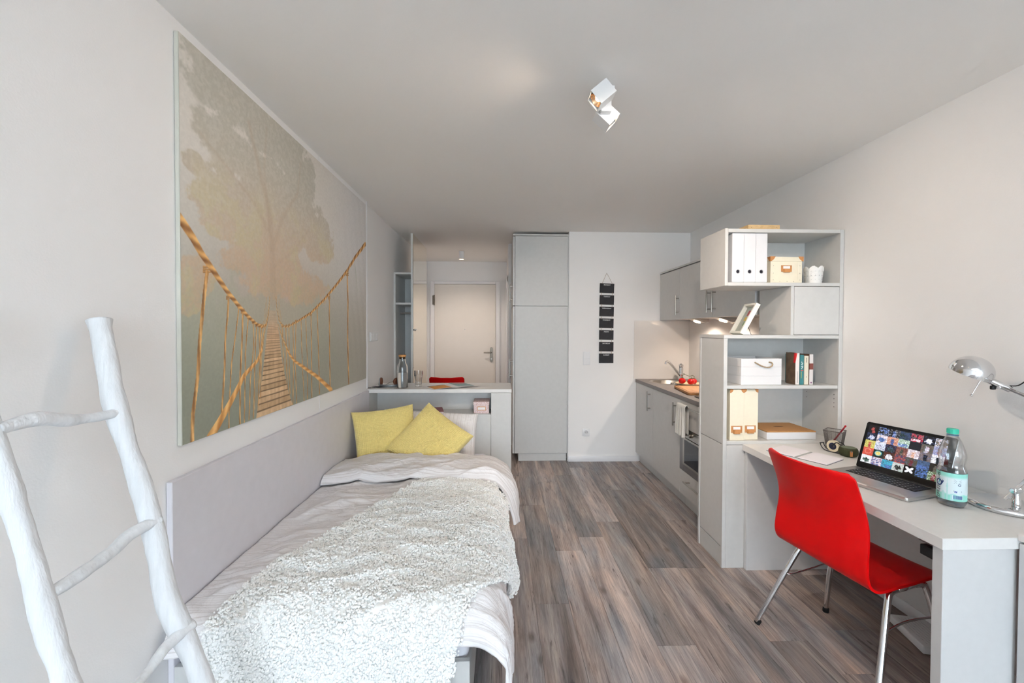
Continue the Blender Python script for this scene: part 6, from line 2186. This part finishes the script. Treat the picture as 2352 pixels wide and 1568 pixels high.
for sg, yaw_ in ((-1, 8), (1, -52)):
    cx_ = -0.072 if sg < 0 else 0.068
    m3 = Matrix.Translation((cx_, 0.012, 0.046)) @ Matrix.Rotation(math.radians(yaw_), 4, 'Z') @ Matrix.Rotation(math.pi / 2, 4, 'Y')
    t.part('ear_pad', G().lathe([(0.012, 0.008), (0.018, 0.017), (0.028, 0.018), (0.034, 0.012), (0.034, 0.002), (0.0, 0.002)], 32, m3), BRL, world=False, smooth=60)
    t.part('ear_cup', G().lathe([(0.0, -0.012), (0.026, -0.010), (0.033, -0.002), (0.033, 0.0018), (0, 0.0018)], 32, m3), HBM, world=False, smooth=60)
    t.part('yoke', G().tube(smooth_path([(cx_ * 1.12, 0.012, 0.004), (cx_ * 1.18, 0.006, 0.02), (cx_ * 1.12, 0.012, 0.046)]), 0.003, 8), HBM, world=False)
P = []
rs4 = np.random.RandomState(9)
for k in range(30):
    a = k * 0.9
    P.append((-0.075 + 0.05 * math.cos(a) * (1 - 0.01 * k) + rs4.normal(0, .004), -0.048 + 0.016 * math.sin(a) + rs4.normal(0, .003), 0.0025 + 0.006 * abs(math.sin(k * 0.7))))
P.append((-0.125, -0.072, 0.003))
t.part('cable', G().tube(smooth_path(P, 4), 0.0014, 6), BLACKP, world=False, smooth=180)
t.part('plug', G().cyl((-0.125, -0.072, 0.0035), (-0.150, -0.078, 0.0035), 0.003, n=10), BLACKP, world=False)
t.part('ear_wire', G().tube(smooth_path([(-0.01, -0.03, 0.022), (0.01, -0.01, 0.038), (0.05, 0.01, 0.048)]), 0.0013, 6), BLACKP, world=False)

# magazine
t = Thing('open_magazine', 'open magazine with orange and blue pictures on the counter', 'magazine', (-0.42, 3.62, CZ))
mt = Matrix.Translation((-0.435, 3.615, CZ)) @ Matrix.Rotation(math.radians(30), 4, 'Z')


def page_sheet(x0, x1, y0, y1, n=14, lift=0.0, sg=1):
    g = G()
    xs = np.linspace(x0, x1, n)

    def zz(x):
        q = abs(x) / 0.21
        return 0.002 + 0.011 * math.sin(min(1.0, q * 3) * math.pi / 2) * (1 - q) ** 0.8 + lift
    for a, b in zip(xs, xs[1:]):
        g.quad((a, y0, zz(a)), (b, y0, zz(b)), (b, y1, zz(b)), (a, y1, zz(a)))
    return g


for sg in (-1, 1):
    t.part('page', page_sheet(*sorted((0.0, sg * 0.21)), -0.145, 0.145, 24).xf(mt), PAPER, smooth=60)
MGO = M('orange_print', C(226, 152, 54), 0.6, var=0.1, nscale=40)
MGB = M('blue_green_print', C(130, 168, 172), 0.6, var=0.25, nscale=25)
t.part('printed_picture', page_sheet(-0.19, -0.03, -0.125, 0.03, 20, 0.0006).xf(mt), MGO, smooth=60)
t.part('printed_picture', page_sheet(-0.19, -0.03, 0.035, 0.055, 20, 0.0006).xf(mt), M('dark_print_strip', C(90, 86, 92), 0.6, var=0.3, nscale=60), smooth=60)
t.part('printed_picture', page_sheet(0.035, 0.195, -0.10, 0.13, 20, 0.0006).xf(mt), MGB, smooth=60)
t.part('printed_picture', page_sheet(0.06, 0.17, 0.05, 0.10, 12, 0.0009).xf(mt), M('pink_print', C(196, 140, 136), 0.6, var=0.2, nscale=60), smooth=60)

# paperback and small box in the open compartment
t = Thing('red_paperback', 'paperback with a dark red cover lying in the counter shelf', 'book', (-0.56, 3.55, 0.716), math.radians(12))
t.part('page_block', G().box(-0.07, 0.07, -0.10, 0.10, 0.0015, 0.017), PAPER, world=False)
t.part('cover', G().box(-0.072, 0.072, -0.102, 0.102, 0.0, 0.0013).box(-0.072, 0.072, -0.102, 0.102, 0.0172, 0.0187).box(-0.0735, -0.072, -0.102, 0.102, 0, 0.0187), M('dark_red_cover', C(140, 62, 66), 0.4, var=0.15, nscale=20), world=False)
PINKM = bpy.data.materials.new('pink_speckled_card')
PINKM.use_nodes = True
nt = PINKM.node_tree
p = nt.nodes['Principled BSDF']
tc = nn(nt, 'ShaderNodeTexCoord')
mp = nn(nt, 'ShaderNodeMapping')
mp.inputs['Scale'].default_value = (140, 140, 380)
nt.links.new(tc.outputs['Object'], mp.inputs[0])
no = nn(nt, 'ShaderNodeTexNoise', _Scale=1.0, _Detail=2.0)
nt.links.new(mp.outputs[0], no.inputs[0])
rp = nn(nt, 'ShaderNodeValToRGB')
rp.color_ramp.elements[0].position = 0.42
rp.color_ramp.elements[0].color = C(206, 166, 160)
rp.color_ramp.elements[1].position = 0.55
rp.color_ramp.elements[1].color = C(236, 224, 226)
nt.links.new(no.outputs['Fac'], rp.inputs[0])
nt.links.new(rp.outputs[0], p.inputs['Base Color'])
p.inputs['Roughness'].default_value = 0.7
t = Thing('pink_storage_box', 'small pink speckled box with label holder in the counter shelf', 'box', (-0.156, 3.56, 0.7158))
t.part('body', G().box(-0.064, 0.064, -0.085, 0.10, 0.0003, 0.075, bev=0.001), PINKM, world=False)
t.part('lid', G().box(-0.067, 0.067, -0.088, 0.103, 0.072, 0.098, bev=0.001), PINKM, world=False)
hd = t.part('label_holder', G().box(-0.035, 0.038, -0.0872, -0.0852, 0.026, 0.058, bev=0.0006), M('copper_frame', C(206, 150, 100), 0.4, metal=0.4), world=False)
t.part('label_card', G().box(-0.030, 0.033, -0.0882, -0.0873, 0.032, 0.052), PAPER, hd, world=False)

# =================================================================== ADDED FILL LAMP, UNSEEN BEHIND THE CAMERA
ux, uy = 0.50, -1.0
t = Thing('fill_uplighter', 'added white fill lamp shining at the ceiling, unseen behind the viewer', 'floor lamp', (ux, uy, 0))
t.part('base', G().lathe([(0, 0.0), (0.14, 0.0), (0.14, 0.012), (0.02, 0.03), (0, 0.03)], 40, cx=ux, cy=uy), WHITEP)
t.part('pole', G().cyl((ux, uy, 0.03), (ux, uy, 1.72), 0.012), WHITEP)
t.part('shade', G().lathe([(0.012, 1.70), (0.10, 1.76), (0.17, 1.83), (0.165, 1.83), (0.10, 1.768), (0.0, 1.715)], 40, cx=ux, cy=uy), WHITEP)
t.part('bulb', G().lathe([(0, 1.745), (0.03, 1.75), (0.035, 1.775), (0, 1.79)], 24, cx=ux, cy=uy), M('fill_bulb_glow', C(255, 250, 240), 0.4, var=0, emit=(1, 0.95, 0.9, 1), estr=10))
u_ = light('fill_uplight_beam', 'SPOT', (ux, uy, 1.83), 390, (0.92, 0.965, 1.0), spot_size=math.radians(118), spot_blend=0.6, shadow_soft_size=0.08)  # invented fill, bounced off the ceiling to brighten the room
u_.rotation_euler = (math.pi, 0, 0)
